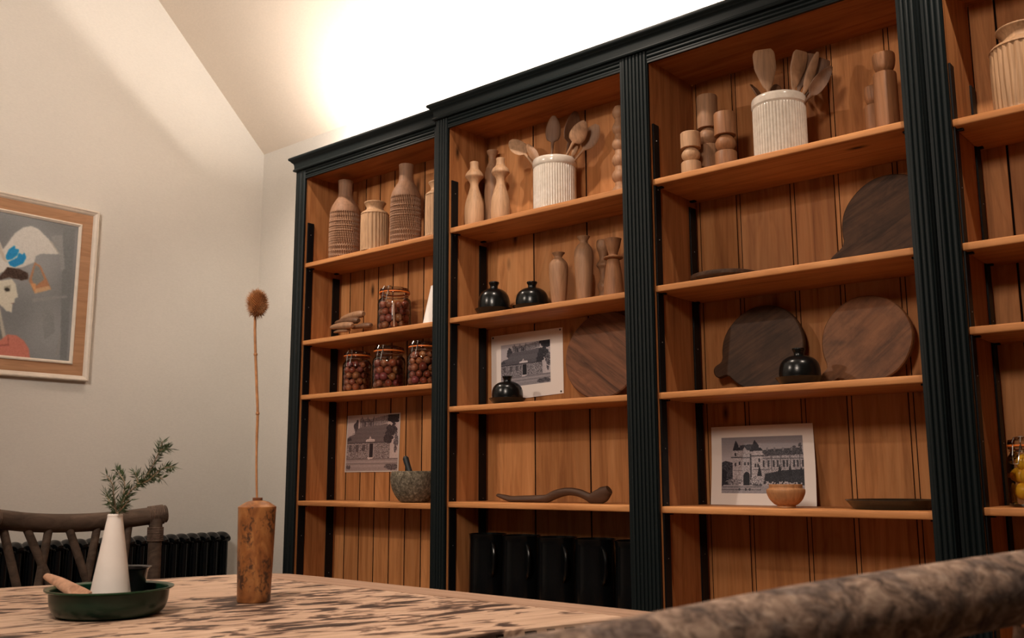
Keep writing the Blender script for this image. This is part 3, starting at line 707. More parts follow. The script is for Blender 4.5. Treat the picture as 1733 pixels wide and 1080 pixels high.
# round boards leaning on the backs of the shelves
def round_board(xc, r, zc, yc, th, mat, label, handle=None, lean=.10, hl=.07, hw=.045, cat='board', name='chopping_board', sq=1.0, jag=.006):
    """disc standing on the shelf, leaned back; handle = angle of its tongue (0 = +X, pi/2 = up)"""
    bm = nb(); out = []
    def rim(t): return r*(1+jag*math.sin(3*t+xc*9)+jag*.6*math.sin(7*t+1))
    if handle is None: out = [(rim(2*PI*i/96)*math.cos(2*PI*i/96), rim(2*PI*i/96)*math.sin(2*PI*i/96)) for i in range(96)]
    else:
        al = math.asin(hw/2/r)+.10; m = 84
        for i in range(m+1):
            t = handle+al+(2*PI-2*al)*i/m; out.append((rim(t)*math.cos(t), rim(t)*math.sin(t)))
        hh_ = hw/2; loc_ = [(r*.985+.008, -hh_*1.12), (r+.018, -hh_*1.0), (r+hl-hh_*.7, -hh_*.95)]
        loc_ += [(r+hl-hh_*.7+hh_*.7*math.sin(a), -hh_*.95*math.cos(a)) for a in [PI*q/10 for q in range(1, 10)]]
        loc_ += [(r+hl-hh_*.7, hh_*.95), (r+.018, hh_*1.0), (r*.985+.008, hh_*1.12)]
        c_, s_2 = math.cos(handle), math.sin(handle)
        out += [(a*c_-b*s_2, a*s_2+b*c_) for a, b in loc_]
    n = len(out)
    Rm = Matrix.Rotation(-lean, 4, 'X')
    for sgn, k in ((-1, 1), ):
        rows = []
        for (f, y) in ((.0, -th/2), (.975, -th/2), (1.0, -th/2+.004), (1.0, th/2-.004), (.975, th/2), (0, th/2)):
            if f == 0: rows.append([bm.verts.new((0, y, 0))])
            else: rows.append([bm.verts.new((x*f, y, z*f)) for x, z in out])
        for i in range(n):
            j = (i+1) % n
            bm.faces.new((rows[0][0], rows[1][i], rows[1][j])); bm.faces.new((rows[-1][0], rows[-2][j], rows[-2][i]))
            for a, b in zip(rows[1:-2], rows[2:-1]): bm.faces.new((a[i], a[j], b[j], b[i]))
    loc = Vector((xc, yc, zc))
    bmesh.ops.transform(bm, matrix=Matrix.Translation(loc) @ Rm, verts=bm.verts)
    return solo(name, bm, mat, loc, label, cat, 'round boards')
zz = EYE
round_board(-2.253, .186, zz+Z2[2]+.190, 3.235, .022, M_board1, 'large round walnut board beside the white-mounted cottage photograph, no handle', None, .12)
round_board(-1.085, .166, zz+.869, 3.295, .022, M_board2, 'dark round board on the second shelf, its handle pointing down left', PI*1.20, .10, .085, .075)
round_board(-1.574, .163, zz+Z3[2]+.165, 3.293, .024, M_board2, 'dark round board with a stubby handle at its left, behind the domed dish', PI*1.13, .12, .05, .052)
round_board(-1.186, .157, zz+Z3[2]+.159, 3.285, .026, M_board3, 'warm brown round board with pale patches and knots, handle down left', PI*1.24, .13, .06, .05)
# platter with a handle lying flat
L, R, H = place(1161, 1292, 446, 3.175, Z3[1], 460); R = .125; H = .036
root = thing('platter', L, 'thick dark round wooden platter lying flat with a thin handle to the right', 'platter')
link('plate', lathe(nb(), L, [(0, 0), (.70*R, 0), (.74*R, .004), (.97*R, H*.45), (R, H*.6), (R, H*.93), (.97*R, H), (.8*R, H*.8), (0, H*.75)], 60, lambda t, z, r: r*(1+.012*math.sin(2*t+1)+.006*math.sin(5*t))), M_board2, root)
hd = Vector((math.cos(.12), math.sin(.12), 0))
link('handle', sweep(nb(), [L+hd*(R*.9)+Vector((0, 0, H*.75)), L+hd*(R+.02)+Vector((0, 0, H*.78)), L+hd*(R+.06)+Vector((0, 0, H*.62)), L+hd*(R+.10)+Vector((0, 0, H*.45))], [.07, .055, .04, .022], [.02, .02, .013, .007], (0, 0, 1), 12), M_board2, root)
# black tray at lower right of bay three
L = Vector((-1.10, 3.19, EYE+Z3[3]+.0005)); R = .142; H = .030
L.x = onY(1429, 843, 3.15).x+R*1.0
solo('tray', lathe(nb(), L, [(0, 0), (.80*R, 0), (.86*R, .002), (.97*R, H*.7), (1.02*R, H*.93), (1.02*R, H), (.96*R, H), (.84*R, .012), (0, .010)], 64), plain('dark_lacquer', (.03, .022, .014), .25, .5), L, 'shallow dark round tray at the right end of the lowest visible shelf', 'tray')
# bowl
BW = [(0, 0), (.46, 0), (.48, .02), (.48, .1), (.62, .16), (.85, .36), (.98, .60), (1, .74), (.97, .80), (.90, .82), (.86, .86), (.86, .97), (.84, 1), (.80, .98), (.78, .85), (.7, .5), (.4, .25), (0, .2)]
turned('bowl', 1297, 1363.5, 820, 3.10, Z3[3], BW, wd('honey_turned_wood', (.52, .25, .11), 2, False, .45), 'small turned wooden bowl in front of the castle photograph', 'bowl', pm=840)

# ------------------------------------------------------------------ prints (flat pictures as vertex colours on a fine sheet)
class Paint:
    def __init__(s, w, h, col):
        s.w, s.h = w, h; s.a = np.ones((h, w, 3))*np.array(col)/255.
        s.u, s.v = np.meshgrid((np.arange(w)+.5)/w, (np.arange(h)+.5)/h); s.r = np.random.RandomState(3)
    def mask(s, pts):
        u, v = s.u, s.v; ins = np.zeros(u.shape, bool); n = len(pts)
        for i in range(n):
            x0, y0 = pts[i]; x1, y1 = pts[(i+1) % n]
            if y0 == y1: continue
            c = ((y0 > v) != (y1 > v)) & (u < (x1-x0)*(v-y0)/(y1-y0)+x0); ins ^= c
        return ins
    def fill(s, m, col, nz=0):
        c = np.array(col)/255.; k = int(m.sum())
        if k: s.a[m] = np.clip(c+(s.r.rand(k, 1)-.5)*nz/127., 0, 1)
    def poly(s, pts, col, nz=0): s.fill(s.mask(pts), col, nz)
    def rect(s, x0, y0, x1, y1, col, nz=0): s.fill((s.u > x0) & (s.u < x1) & (s.v > y0) & (s.v < y1), col, nz)
    def ell(s, x, y, a, b, col, nz=0): s.fill(((s.u-x)/a)**2+((s.v-y)/b)**2 < 1, col, nz)
    def blob(s, x, y, a, b, col, n=14, nz=20, k=.45):
        for _ in range(n):
            t = s.r.rand()*6.28; q = s.r.rand()**.5
            s.ell(x+a*q*math.cos(t)*.8, y+b*q*math.sin(t)*.8, a*k*(.5+s.r.rand()*.6), b*k*(.5+s.r.rand()*.6), col, nz)
def cottage(p, T):
    """T maps grey 0..1 to a colour"""
    p.rect(0, 0, 1, 1, T(.80), 6)
    p.poly([(.24, .05), (.27, .05), (.28, 0), (.31, .06), (.38, .06), (.40, .01), (.42, .07), (.50, .06), (.52, .01), (.54, .05), (.8, .0), (.8, .30), (.24, .30)], T(.50), 40)
    for x in (.30, .42, .50): p.rect(x, .06, x+.02, .2, T(.28), 20)
    for x in (.33, .45): p.rect(x, .12, x+.03, .2, T(.18))
    p.rect(.26, .10, .52, .115, T(.30))
    p.poly([(.54, .20), (.8, .13), (.8, .17), (.56, .235)], T(.7), 20)
    p.blob(.18, .20, .055, .12, T(.22), 22)
    p.poly([(.0, .40), (.05, .36), (.14, .34), (.2, .24), (.27, .205), (.60, .185), (.78, .16), (.80, .49), (.0, .49)], T(.40), 10)
    for i in range(14): p.rect(.05+.01*(14-i)*.6, .22+i*.019, .78, .224+i*.019, T(.33), 8)
    p.poly([(0, .42), (.07, .38), (.10, .44), (0, .46)], T(.22), 20)
    p.rect(.0, .485, .82, .50, T(.15), 10)
    p.rect(.0, .50, .85, .775, T(.50), 70)
    for _ in range(150):
        x, y = s_r.rand()*.83, .51+s_r.rand()*.25; p.ell(x, y, .012, .009, T(.35+.35*s_r.rand()), 20)
    for x in (.055, .19, .32):
        p.rect(x-.012, .505, x+.062, .52, T(.7)); p.rect(x, .52, x+.045, .645, T(.18), 30); p.rect(x+.02, .52, x+.026, .645, T(.6))
    p.rect(.40, .54, .42, .60, T(.25)); p.rect(.435, .50, .55, .76, T(.62), 20); p.rect(.455, .505, .53, .755, T(.08), 8)
    p.poly([(.38, .475), (.39, .435), (.44, .43), (.465, .37), (.49, .43), (.55, .43), (.56, .475)], T(.92), 8); p.rect(.40, .450, .545, .456, T(.55)); p.ell(.466, .418, .008, .012, T(.4))
    p.rect(.88, .53, 1, .77, T(.82), 20)
    p.blob(.92, .05, .13, .10, T(.10), 30); p.blob(.86, .30, .12, .17, T(.16), 46, 30, .3); p.blob(.80, .44, .07, .08, T(.16), 24); p.blob(.96, .45, .05, .14, T(.3), 20, 80)
    p.blob(.95, .60, .03, .1, T(.25), 10, 60); p.blob(.97, .2, .04, .03, T(.8), 8)
    p.rect(0, .775, 1, 1, T(.62), 12)
    for y, g in ((.78, .45), (.83, .72), (.86, .52), (.90, .70), (.95, .60)): p.rect(0, y, 1, y+.02, T(g), 14)
    p.poly([(.42, .76), (.54, .755), (.52, .785), (.44, .79)], T(.9))
    p.blob(.88, .93, .14, .05, T(.3), 26, 50); p.blob(.05, .93, .06, .05, T(.3), 12, 40)
s_r = np.random.RandomState(5)
def castle(p, x0, y0, x1, y1, T):
    q = Paint(int(p.w*(x1-x0)), int(p.h*(y1-y0)), T(.72))
    for i in range(10): q.rect(0, i*.045, 1, (i+1)*.045, T(.60+.025*i), 5)
    q.poly([(.0, .45), (.05, .42), (.1, .44), (.15, .46), (.16, .85), (0, .85)], T(.22), 50)
    q.poly([(.50, .27), (.94, .22), (1, .24), (1, .80), (.50, .80)], T(.66), 60)           # long range
    q.poly([(.50, .25), (.60, .23), (.98, .21), (1, .33), (.56, .35)], T(.26), 40)
    for x in (.57, .66, .76, .86): q.rect(x, .20, x+.02, .26, T(.5), 30)
    q.blob(.90, .19, .025, .03, T(.3), 10); q.blob(.97, .17, .025, .04, T(.3), 10)
    for x in (.52, .58, .64, .69, .76, .80, .88, .92, .98): q.rect(x, .42, x+.022, .54, T(.22), 30)
    for x in (.62, .73, .84, .95): q.rect(x, .32, x+.012, .60, T(.42), 30)
    q.rect(.50, .385, 1, .40, T(.35), 30)
    q.poly([(.22, .15), (.40, .13), (.42, .30), (.24, .30)], T(.24), 30)                      # roof of the gatehouse
    q.rect(.22, .24, .42, .85, T(.72), 50)
    q.poly([(.30, .18), (.33, .24), (.27, .24)], T(.7), 20)
    q.rect(.14, .24, .25, .85, T(.78), 50); q.poly([(.145, .24), (.18, .08), (.19, .06), (.20, .08), (.25, .24)], T(.16), 20)
    q.rect(.38, .25, .52, .85, T(.76), 50); q.poly([(.36, .26), (.42, .08), (.43, .05), (.44, .08), (.53, .25)], T(.16), 20)
    q.rect(.48, .11, .51, .2, T(.7), 20); q.rect(.22, .12, .24, .18, T(.6), 20)
    q.rect(.12, .35, .26, .375, T(.28), 40); q.rect(.37, .33, .54, .355, T(.28), 40); q.rect(.25, .36, .38, .38, T(.4), 40)
    q.rect(.365, .30, .385, .85, T(.30), 40)
    for x, y in ((.17, .28), (.17, .46), (.22, .44), (.29, .45), (.33, .45), (.42, .48), (.45, .48), (.47, .39)): q.rect(x, y, x+.022, y+.06, T(.2), 30)
    q.rect(.15, .59, .27, .60, T(.45), 30); q.rect(.40, .58, .60, .59, T(.4), 30)
    q.poly([(.28, .86), (.28, .68), (.30, .63), (.325, .62), (.35, .64), (.36, .68), (.36, .86)], T(.07), 10)
    q.blob(.0, .72, .06, .15, T(.12), 40); q.blob(.05, .80, .06, .05, T(.14), 20)
    q.poly([(.55, .66), (.75, .60), (1, .58), (1, .86), (.52, .84)], T(.13), 26)
    for x, h in ((.48, .12), (.72, .14), (.84, .13), (.97, .08)): q.poly([(x-.03, .70), (x-.02, .62), (x, .62-h), (x+.02, .62), (x+.03, .70)], T(.10), 16)
    q.blob(.17, .80, .12, .07, T(.55), 60, 90, .2); q.blob(.45, .78, .10, .09, T(.6), 60, 110, .2); q.blob(.45, .86, .06, .05, T(.3), 20, 60, .3)
    for _ in range(60): q.ell(.55+.45*s_r.rand(), .80+.04*s_r.rand(), .006, .012, T(.8), 30)
    q.rect(0, .875, 1, 1, T(.66), 20)
    for y in (.88, .93): q.rect(0, y, .5, y+.012, T(.4), 40)
    for x in (.23, .31, .36): q.ell(x, .93, .012, .025, T(.25), 20)
    X0, Y0 = int(p.w*x0), int(p.h*y0); p.a[Y0:Y0+q.h, X0:X0+q.w] = q.a
def vcol_mat(name, rough):
    k = NT(name, rough, .3); a = k.n('ShaderNodeVertexColor', layer_name='Col'); k.l(a.outputs[0], k.b.inputs['Base Color']); return k.m
M_print = vcol_mat('printed_paper', .55); M_canvas = vcol_mat('painted_canvas', .5)
M_paper = plain('paper_edge', (.62, .56, .48), .7)
def sheet(P, f, nrm, th, mat, edge):
    """grid of the painting's pixels; f(u, v) gives the surface point"""
    h, w = P.h, P.w; N = Vector(nrm)
    vs_ = [f(i/w, j/h) for j in range(h+1) for i in range(w+1)]
    vs_ = [tuple(v) for v in vs_]
    fs = [(j*(w+1)+i, (j+1)*(w+1)+i, (j+1)*(w+1)+i+1, j*(w+1)+i+1) for j in range(h) for i in range(w)]
    ring = [i for i in range(w+1)]+[j*(w+1)+w for j in range(1, h+1)]+[h*(w+1)+i for i in range(w-1, -1, -1)]+[j*(w+1) for j in range(h-1, 0, -1)]
    nf = len(fs); b0 = len(vs_); m = len(ring)
    st = 6; us = sorted(set(list(range(0, w, st))+[w])); vz = sorted(set(list(range(0, h, st))+[h])); nu = len(us)
    vs_ += [tuple(Vector(f(i/w, j/h))-N*th) for j in vz for i in us]
    fs += [(b0+a*nu+b, b0+a*nu+b+1, b0+(a+1)*nu+b+1, b0+(a+1)*nu+b) for a in range(len(vz)-1) for b in range(nu-1)]
    b1 = len(vs_); vs_ += [tuple(Vector(vs_[r])-N*th) for r in ring]
    fs += [(ring[k], ring[(k+1) % m], b1+(k+1) % m, b1+k) for k in range(m)]
    me = bpy.data.meshes.new('sheet'); me.from_pydata(vs_, [], fs); me.materials.append(mat); me.materials.append(edge)
    at = me.color_attributes.new('Col', 'FLOAT_COLOR', 'CORNER')
    lc = np.ones((len(me.loops), 4), np.float32)
    A = P.a; A = np.where(A <= .04045, A/12.92, ((A+.055)/1.055)**2.4)
    lc[:nf*4, :3] = np.repeat(A.reshape(-1, 3), 4, axis=0); at.data.foreach_set('color', lc.ravel())
    mi = np.zeros(len(fs), np.int32); mi[nf:] = 1; me.polygons.foreach_set('material_index', mi); me.update()
    return me
def add_sheet(name, me, parent, loc):
    o = bpy.data.objects.new(name, me); C.objects.link(o)
    for v in me.vertices: v.co -= loc
    if parent is None: o.location = loc
    else: o.parent = parent
    return o
def quad(TL, TR, BR, BL, bow=0, sag=0, nrm=Vector((0, -1, 0))):
    def f(u, v):
        return (TL*(1-u)+TR*u)*(1-v)+(BL*(1-u)+BR*u)*v+nrm*(bow*math.sin(PI*u)+sag*math.sin(PI*v))
    return f
T1 = lambda g: tuple(np.array((34, 24, 28))+np.array((205, 186, 172))*g)
T2 = lambda g: tuple(np.array((16, 17, 26))+np.array((212, 200, 194))*g)
M_tack = plain('tack', (.02, .015, .012), .4)
def tacks(parent, pts):
    for p in pts:
        bm = nb(); r = bmesh.ops.create_uvsphere(bm, u_segments=10, v_segments=6, radius=.0045)
        for v in r['verts']: v.co.y *= .5
        bmesh.ops.translate(bm, verts=bm.verts, vec=p); link('tack', bm, M_tack, parent)
# print 1
Yp = Y1-.003
c = [onY(588.5, 704, Yp), onY(678, 698.5, Yp), onY(674, 798.5, Yp), onY(583, 799.5, Yp)]
P = Paint(150, 150, (205, 190, 180)); Q = Paint(144, 144, T1(.8)); cottage(Q, T1); P.a[3:147, 3:147] = Q.a
mid = sum(c, Vector())/4; mid.z = c[3].z
pr = thing('photograph', mid, 'small square black-and-white cottage photograph pinned above the mortar, thin white edge', 'photograph')
add_sheet('print', sheet(P, quad(*c, bow=.002), (0, -1, 0), .0008, M_print, M_paper), pr, mid)
tacks(pr, [c[1].lerp(c[3], .04)+Vector((0, -.002, 0))])
# print 2
Yp = Y2-.003
c = [onY(831.5, 570, Yp), onY(952, 554, Yp), onY(954, 665.5, Yp), onY(832, 681.5, Yp)]
P = Paint(180, 170, (244, 232, 224)); Q = Paint(124, 110, T2(.8)); cottage(Q, T2); P.a[27:137, 26:150] = Q.a
mid = sum(c, Vector())/4; mid.z = c[3].z
pr = thing('photograph', mid, 'black-and-white cottage photograph on a wide white mount, black tacks in its corners', 'photograph')
add_sheet('print', sheet(P, quad(*c, bow=.003), (0, -1, 0), .0008, M_print, M_paper), pr, mid)
ctr = sum(c, Vector())/4
tacks(pr, [q.lerp(ctr, .06)+Vector((0, -.002, 0)) for q in (c[0], c[1], c[2])])
# print 3, leaning on the back boards
c = [onY(1203.5, 723.5, Y3-.004), onY(1375, 716, Y3-.004), onY(1382.5, 858, Y3-.055), onY(1203, 856.5, Y3-.055)]
for q in (c[2], c[3]): q.z = EYE+Z3[3]+.001
c[2].x = onY(1382.5, 858, Y3-.055).x; c[3].x = onY(1203, 856.5, Y3-.055).x
P = Paint(240, 200, (244, 232, 224)); castle(P, .112, .148, .905, .862, T2)
mid = (c[2]+c[3])/2
pr = thing('photograph', mid, 'black-and-white castle photograph on a white mount, leaning behind the small bowl', 'photograph')
add_sheet('print', sheet(P, quad(*c, bow=.008, sag=-.006), (0, -1, 0), .0008, M_print, M_paper), pr, mid)

# ------------------------------------------------------------------ framed painting on the left wall
XP = XL
pz0, pz1, py0, py1 = EYE+.492, EYE+1.398, 1.45, 2.356
fr = thing('framed_painting', (XP, (py0+py1)/2, pz0), 'framed painting of a figure in a big white hat, grey ground, tan and cream frame', 'painting')
M_cream = plain('cream_paint', (.74, .64, .54), .5, nscale=30, namt=.06)
M_tanfr = wood('tan_frame_panel', (.36, .18, .09), (.46, .245, .13), (.52, .29, .16), 1, .5, False, 1.5, .3, .05)
def rectring(name, y0, y1, z0, z1, prof, mat):
    """mitred frame; prof = [(inset, x height)] from outside in"""
    bm = nb(); rings = []
    for a, x in prof:
        rings.append([bm.verts.new((XP+x, y0+a, z0+a)), bm.verts.new((XP+x, y1-a, z0+a)), bm.verts.new((XP+x, y1-a, z1-a)), bm.verts.new((XP+x, y0+a, z1-a))])
    for a, b in zip(rings, rings[1:]+rings[:1]):
        for i in range(4): bm.faces.new((a[i], a[(i+1) % 4], b[(i+1) % 4], b[i]))
    return link(name, bm, mat, fr, smooth=False)
rectring('outer_moulding', py0, py1, pz0, pz1, [(0, .001), (0, .030), (.004, .036), (.010, .036), (.012, .032), (.022, .026), (.028, .018), (.028, .001)], M_cream)
rectring('frame_panel', py0+.028, py1-.028, pz0+.028, pz1-.028, [(0, .001), (0, .018), (.056, .014), (.056, .001)], M_tanfr)
rectring('inner_slip', py0+.084, py1-.084, pz0+.084, pz1-.084, [(0, .001), (0, .020), (.006, .022), (.015, .014), (.017, .001)], M_cream)
cy0, cy1, cz0, cz1 = py0+.099, py1-.099, pz0+.099, pz1-.099
P = Paint(230, 230, (132, 134, 136))
def W(x, y):       # a measured point of the photograph on the canvas
    q = onX(x, y, XP+.01); return ((q.y-cy0)/(cy1-cy0), (cz1-q.z)/(cz1-cz0))
def pl(col, *pts, nz=10): P.poly([W(x/4, 350+y/4) for x, y in pts], col, nz)
P.a *= (1+.10*(np.sin(P.u*9+P.v*4)*np.cos(P.v*7-P.u*3)))[..., None]
P.a = np.clip(P.a+(P.r.rand(P.h, P.w, 1)-.5)*.04, 0, 1)
pl((116, 119, 121), (430, 140), (510, 150), (450, 1040), (405, 1035))
pl((141, 143, 143), (345, 200), (420, 190), (440, 420), (415, 440), (400, 330))
pl((138, 140, 140), (215, 620), (450, 600), (455, 615), (220, 645)); pl((133, 135, 136), (280, 700), (360, 690), (370, 850), (300, 900))
pl((140, 141, 140), (405, 850), (415, 860), (400, 1000), (370, 1010))
pl((205, 202, 196), (-300, 380), (-250, 200), (-80, 150), (0, 240), (20, 290), (100, 180), (160, 140), (210, 130), (260, 150), (330, 220), (390, 310), (395, 322), (280, 318), (240, 335), (235, 375), (150, 410), (60, 420), (-40, 470), (-260, 520))
pl((170, 163, 155), (330, 225), (395, 318), (408, 325), (350, 235)); pl((186, 176, 164), (-40, 230), (0, 250), (50, 380), (20, 360))
pl((20, 135, 190), (38, 335), (60, 290), (100, 262), (105, 285), (130, 290), (120, 325), (80, 355), (45, 360))
pl((20, 130, 188), (55, 375), (115, 345), (130, 310), (150, 325), (165, 310), (178, 345), (155, 385), (100, 408), (70, 400))
pl((62, 44, 36), (-120, 470), (0, 470), (50, 410), (130, 420), (190, 450), (192, 490), (150, 498), (60, 478), (0, 495), (-120, 520), nz=40)
pl((170, 120, 88), (195, 500), (235, 375), (275, 400), (348, 560), (235, 588)); pl((128, 130, 128), (215, 490), (240, 390), (268, 410), (300, 490), (235, 540))
pl((196, 160, 124), (235, 588), (348, 560), (330, 535), (240, 555)); pl((205, 150, 104), (205, 520), (245, 520), (240, 585))
pl((205, 200, 184), (-160, 500), (0, 500), (80, 490), (105, 520), (122, 610), (98, 625), (100, 645), (85, 660), (80, 715), (40, 705), (0, 660), (-120, 640))
pl((160, 155, 138), (25, 540), (75, 530), (70, 575), (35, 580)); P.ell(*W(48/4, 350+560/4), .018, .012, (40, 36, 32)); pl((120, 90, 84), (70, 655), (95, 650), (92, 660))
pl((178, 172, 160), (0, 780), (-60, 680), (0, 690), (45, 900), (10, 910)); pl((104, 106, 104), (0, 800), (20, 905), (0, 905))
pl((196, 120, 104), (-200, 900), (0, 905), (50, 865), (110, 870), (160, 905), (195, 960), (205, 1040), (-200, 1030)); pl((150, 84, 74), (52, 870), (58, 870), (60, 940), (53, 940)); pl((150, 84, 74), (0, 935), (60, 930), (60, 940), (0, 944))
for _ in range(2):      # brushed edges
    P.a[1:-1, 1:-1] = (P.a[1:-1, 1:-1]*2+P.a[:-2, 1:-1]+P.a[2:, 1:-1]+P.a[1:-1, :-2]+P.a[1:-1, 2:])/6
P.a = np.clip(P.a+(P.r.rand(P.h, P.w, 1)-.5)*.03, 0, 1)
add_sheet('canvas', sheet(P, lambda u, v: Vector((XP+.010, cy0+(cy1-cy0)*u, cz1-(cz1-cz0)*v)), (1, 0, 0), .006, M_canvas, M_canvas), fr, base_of(fr))

# ------------------------------------------------------------------ column radiator on the left wall
M_rad = plain('black_gloss_radiator', (.003, .004, .005), .2, .45)
ry1, rp, nsec = 3.185, .0622, 24; rx0, rx1 = XL+.03, XL+.135; rz0, rz1 = .12, EYE-.302
rd = thing('radiator', ((rx0+rx1)/2, ry1-nsec*rp/2, .1), 'long black column radiator against the white wall behind the chair', 'radiator')
bm = nb(); w_ = rp*.46
def rsec(bm, y):
    for x in (rx0+.018, (rx0+rx1)/2, rx1-.018):
        tube(bm, [(x, y, rz0+.05), (x, y, rz0+.02+.05), (x, y, rz1-.06), (x, y, rz1-.035)], .0165, 12)
    for z, s in ((rz1-.028, 1), (rz0+.028, -1)):
        pts = [(rx0-.004, y, z-.012*s), (rx0+.012, y, z), ((rx0+rx1)/2, y, z+.004*s), (rx1-.014, y, z), (rx1+.004, y, z-.014*s)]
        sweep(bm, smoothprof(pts, 3), [.040]*4+[.046]*5+[.040]*4, [.030]+[.050]*3+[.054]*5+[.050]*3+[.030], (0, 0, 1), 12)
    return bm
rsec(bm, ry1-rp/2)
s0 = link('section', bm, M_rad, rd)
for i in range(1, nsec):
    o = s0.copy(); C.objects.link(o); o.parent = rd; o.location = (0, -rp*i, 0)
link('foot', bx(rx0+.02, rx1-.02, ry1-.06, ry1-.03, 0, rz0+.04), M_rad, rd, smooth=False); link('foot', bx(rx0+.02, rx1-.02, ry1-nsec*rp+.03, ry1-nsec*rp+.06, 0, rz0+.04), M_rad, rd, smooth=False)

# ------------------------------------------------------------------ table
TZ = EYE-.275
def table_mat(name, axis):
    k = NT(name, .6, .3)
    def rc(sc):     # planks run askew to the room: turn the coordinates before stretching them
        a = k.coords((1, 1, 1), True, (0, 0, math.atan(.29))); m = k.n('ShaderNodeMapping'); m.inputs['Scale'].default_value = sc; k.l(a, m.inputs['Vector']); return m.outputs[0]
    g = k.noise(rc((42, 4, 30)), 1, 6, .65, .8)
    d = k.noise(rc((34, 11, 20)), 1, 3, .55, .6)
    sc = [2, 2, 2]; b = k.noise(k.coords(tuple(sc)), 1, 2, .5)
    c = k.ramp(g, [(.28, (.36, .225, .155)), (.5, (.58, .39, .275)), (.72, (.72, .52, .39))])
    ad = k.n('ShaderNodeMath', operation='MULTIPLY_ADD'); k.l(b, ad.inputs[0]); ad.inputs[1].default_value = .35; k.l(d, ad.inputs[2])
    st = k.ramp(ad.outputs[0], [(.695, (1, 1, 1)), (.735, (.42, .37, .36)), (.80, (.09, .075, .08))])
    c = k.mix(c, st, 1, 'MULTIPLY'); k.base(c); k.bump(g, .35, .002); return k.m
M_tabY = table_mat('weathered_table_planks', 1); M_tabX = wood('breadboard_wood', (.30, .18, .12), (.46, .29, .20), (.52, .34, .24), 0, .6, False, 1.2, .3, .1)
tb = thing('table', (-1.9, .9, 0), 'rustic plank dining table with dark-stained weathered top and pale end board', 'table')
DX = -.29; slope = .29    # planks run down-left of the room's axis
yA, yB, yN = 1.655, 1.748, -.35
def tx(y, x_at): return x_at-(yA-y)*slope
edges = [-2.455, -2.215, -1.90, -1.60, -1.335, -1.098]
for a, b in zip(edges, edges[1:]):
    bm = nb(); g = .0028
    P4 = [(tx(yA, a)+g, yA-.001), (tx(yA, b)-g, yA-.001), (tx(yN, b)-g, yN), (tx(yN, a)+g, yN)]
    extrude_poly(bm, P4, 'z', TZ-.042, TZ); bmesh.ops.bevel(bm, geom=list(bm.edges), offset=.0018, segments=1, affect='EDGES')
    o = link('plank', bm, M_tabY, tb, smooth=False)
bm = nb(); Q4 = [(-2.455, yA), (-1.083, yA), (-1.083, yB-.004), (-1.60, yB), (-2.2, yB+.014), (-2.34, yB+.012), (-2.425, yB-.03)]
extrude_poly(bm, Q4, 'z', TZ-.044, TZ+.0005); bmesh.ops.bevel(bm, geom=[e for e in bm.edges if abs(e.verts[0].co.z-e.verts[1].co.z) < .001], offset=.003, segments=2, affect='EDGES')
link('end_board', bm, M_tabX, tb, smooth=False)
# dark notches of worn joints along the right edge
for i, (t, l) in enumerate(((.03, .016), (.075, .012), (.115, .02), (.16, .014), (.20, .022), (.27, .012), (.33, .02), (.39, .016), (.45, .02), (.52, .014))):
    y = yA-.02-t; x = tx(y, -1.098)
    bm = extrude_poly(nb(), [(x-.012, y), (x+.0022, y), (x+.0022-l*slope, y-l), (x-.012-l*slope, y-l)], 'z', TZ-.034, TZ-.006)
    link('dark_peg', bm, M_pineGap, tb, smooth=False)
for (x, y) in ((-2.32, 1.52), (-1.25, 1.52), (-2.72, .0), (-1.68, .0)):
    link('leg', bx(x-.045, x+.045, y-.045, y+.045, 0, TZ-.042, bev=.006), M_tabX, tb)
link('apron', bx(-2.3, -1.27, 1.50, 1.525, TZ-.14, TZ-.042), M_tabX, tb, smooth=False)

# green dish with its contents
M_green = plain('green_enamel', (.003, .025, .013), .3, .4); M_rim = plain('green_rim', (.012, .055, .024), .25, .5)
DL = Vector((-1.935, 1.010, TZ+.0008)); DR = .1235; DH = .052
ds = thing('enamel_dish', DL, 'round dark green enamel dish on the table holding the white vase', 'dish')
link('dish_body', lathe(nb(), DL, smoothprof([(.62*DR, 0), (.78*DR, .002), (.86*DR, .010), (.91*DR, .025), (.93*DR, DH-.004)], 4)+[(.93*DR, DH-.002), (.905*DR, DH-.002), (.89*DR, .03), (.83*DR, .012), (.7*DR, .006), (0, .006)], 72), M_green, ds)
link('rolled_rim', lathe(nb(), DL, [(.925*DR, DH-.003), (.97*DR, DH-.002), (DR, DH+.0005), (DR, DH+.003), (.97*DR, DH+.003), (.915*DR, DH), (.91*DR, DH-.003)], 72, caps=False), M_rim, ds)
VL = DL+Vector((-.006, .004, .0068))
vt = zat(193, 870, VL.x, VL.y); VR = rad(75, VL.x, VL.y, VL.z+.05)*1.04; VH = vt-VL.z
solo('cone_vase', lathe(nb(), VL, smoothprof([(a*VR, b*VH) for a, b in CON[1:-3]], 5)+[(.24*VR, VH), (.2*VR, VH*.93), (0, VH*.9)], 48), M_bone, VL, 'white conical vase holding rosemary in the green dish', 'vase')
# cup behind the vase
CL = DL+Vector((-.032, .052, .0068)); ct = zat(195, 960, CL.x, CL.y); CR = rad(83, CL.x, CL.y, ct); CH = ct-CL.z
M_pewter = plain('dark_pewter', (.05, .05, .055), .22, metal=.8)
cp = thing('salt_cup', CL, 'small dark metal cup of white salt behind the white vase', 'cup')
link('cup_body', lathe(nb(), CL, [(0, 0), (.66*CR, 0), (.68*CR, .003), (.84*CR, CH*.85), (.88*CR, CH*.94), (CR, CH*.985), (CR, CH), (.86*CR, CH*.97), (.80*CR, CH*.85), (.62*CR, .006), (0, .006)], 44), M_pewter, cp)
link('salt', lathe(nb(), CL, [(.78*CR, CH*.84), (.5*CR, CH*.90), (0, CH*.92)], 30), plain('salt', (.8, .78, .75), .8), cp)
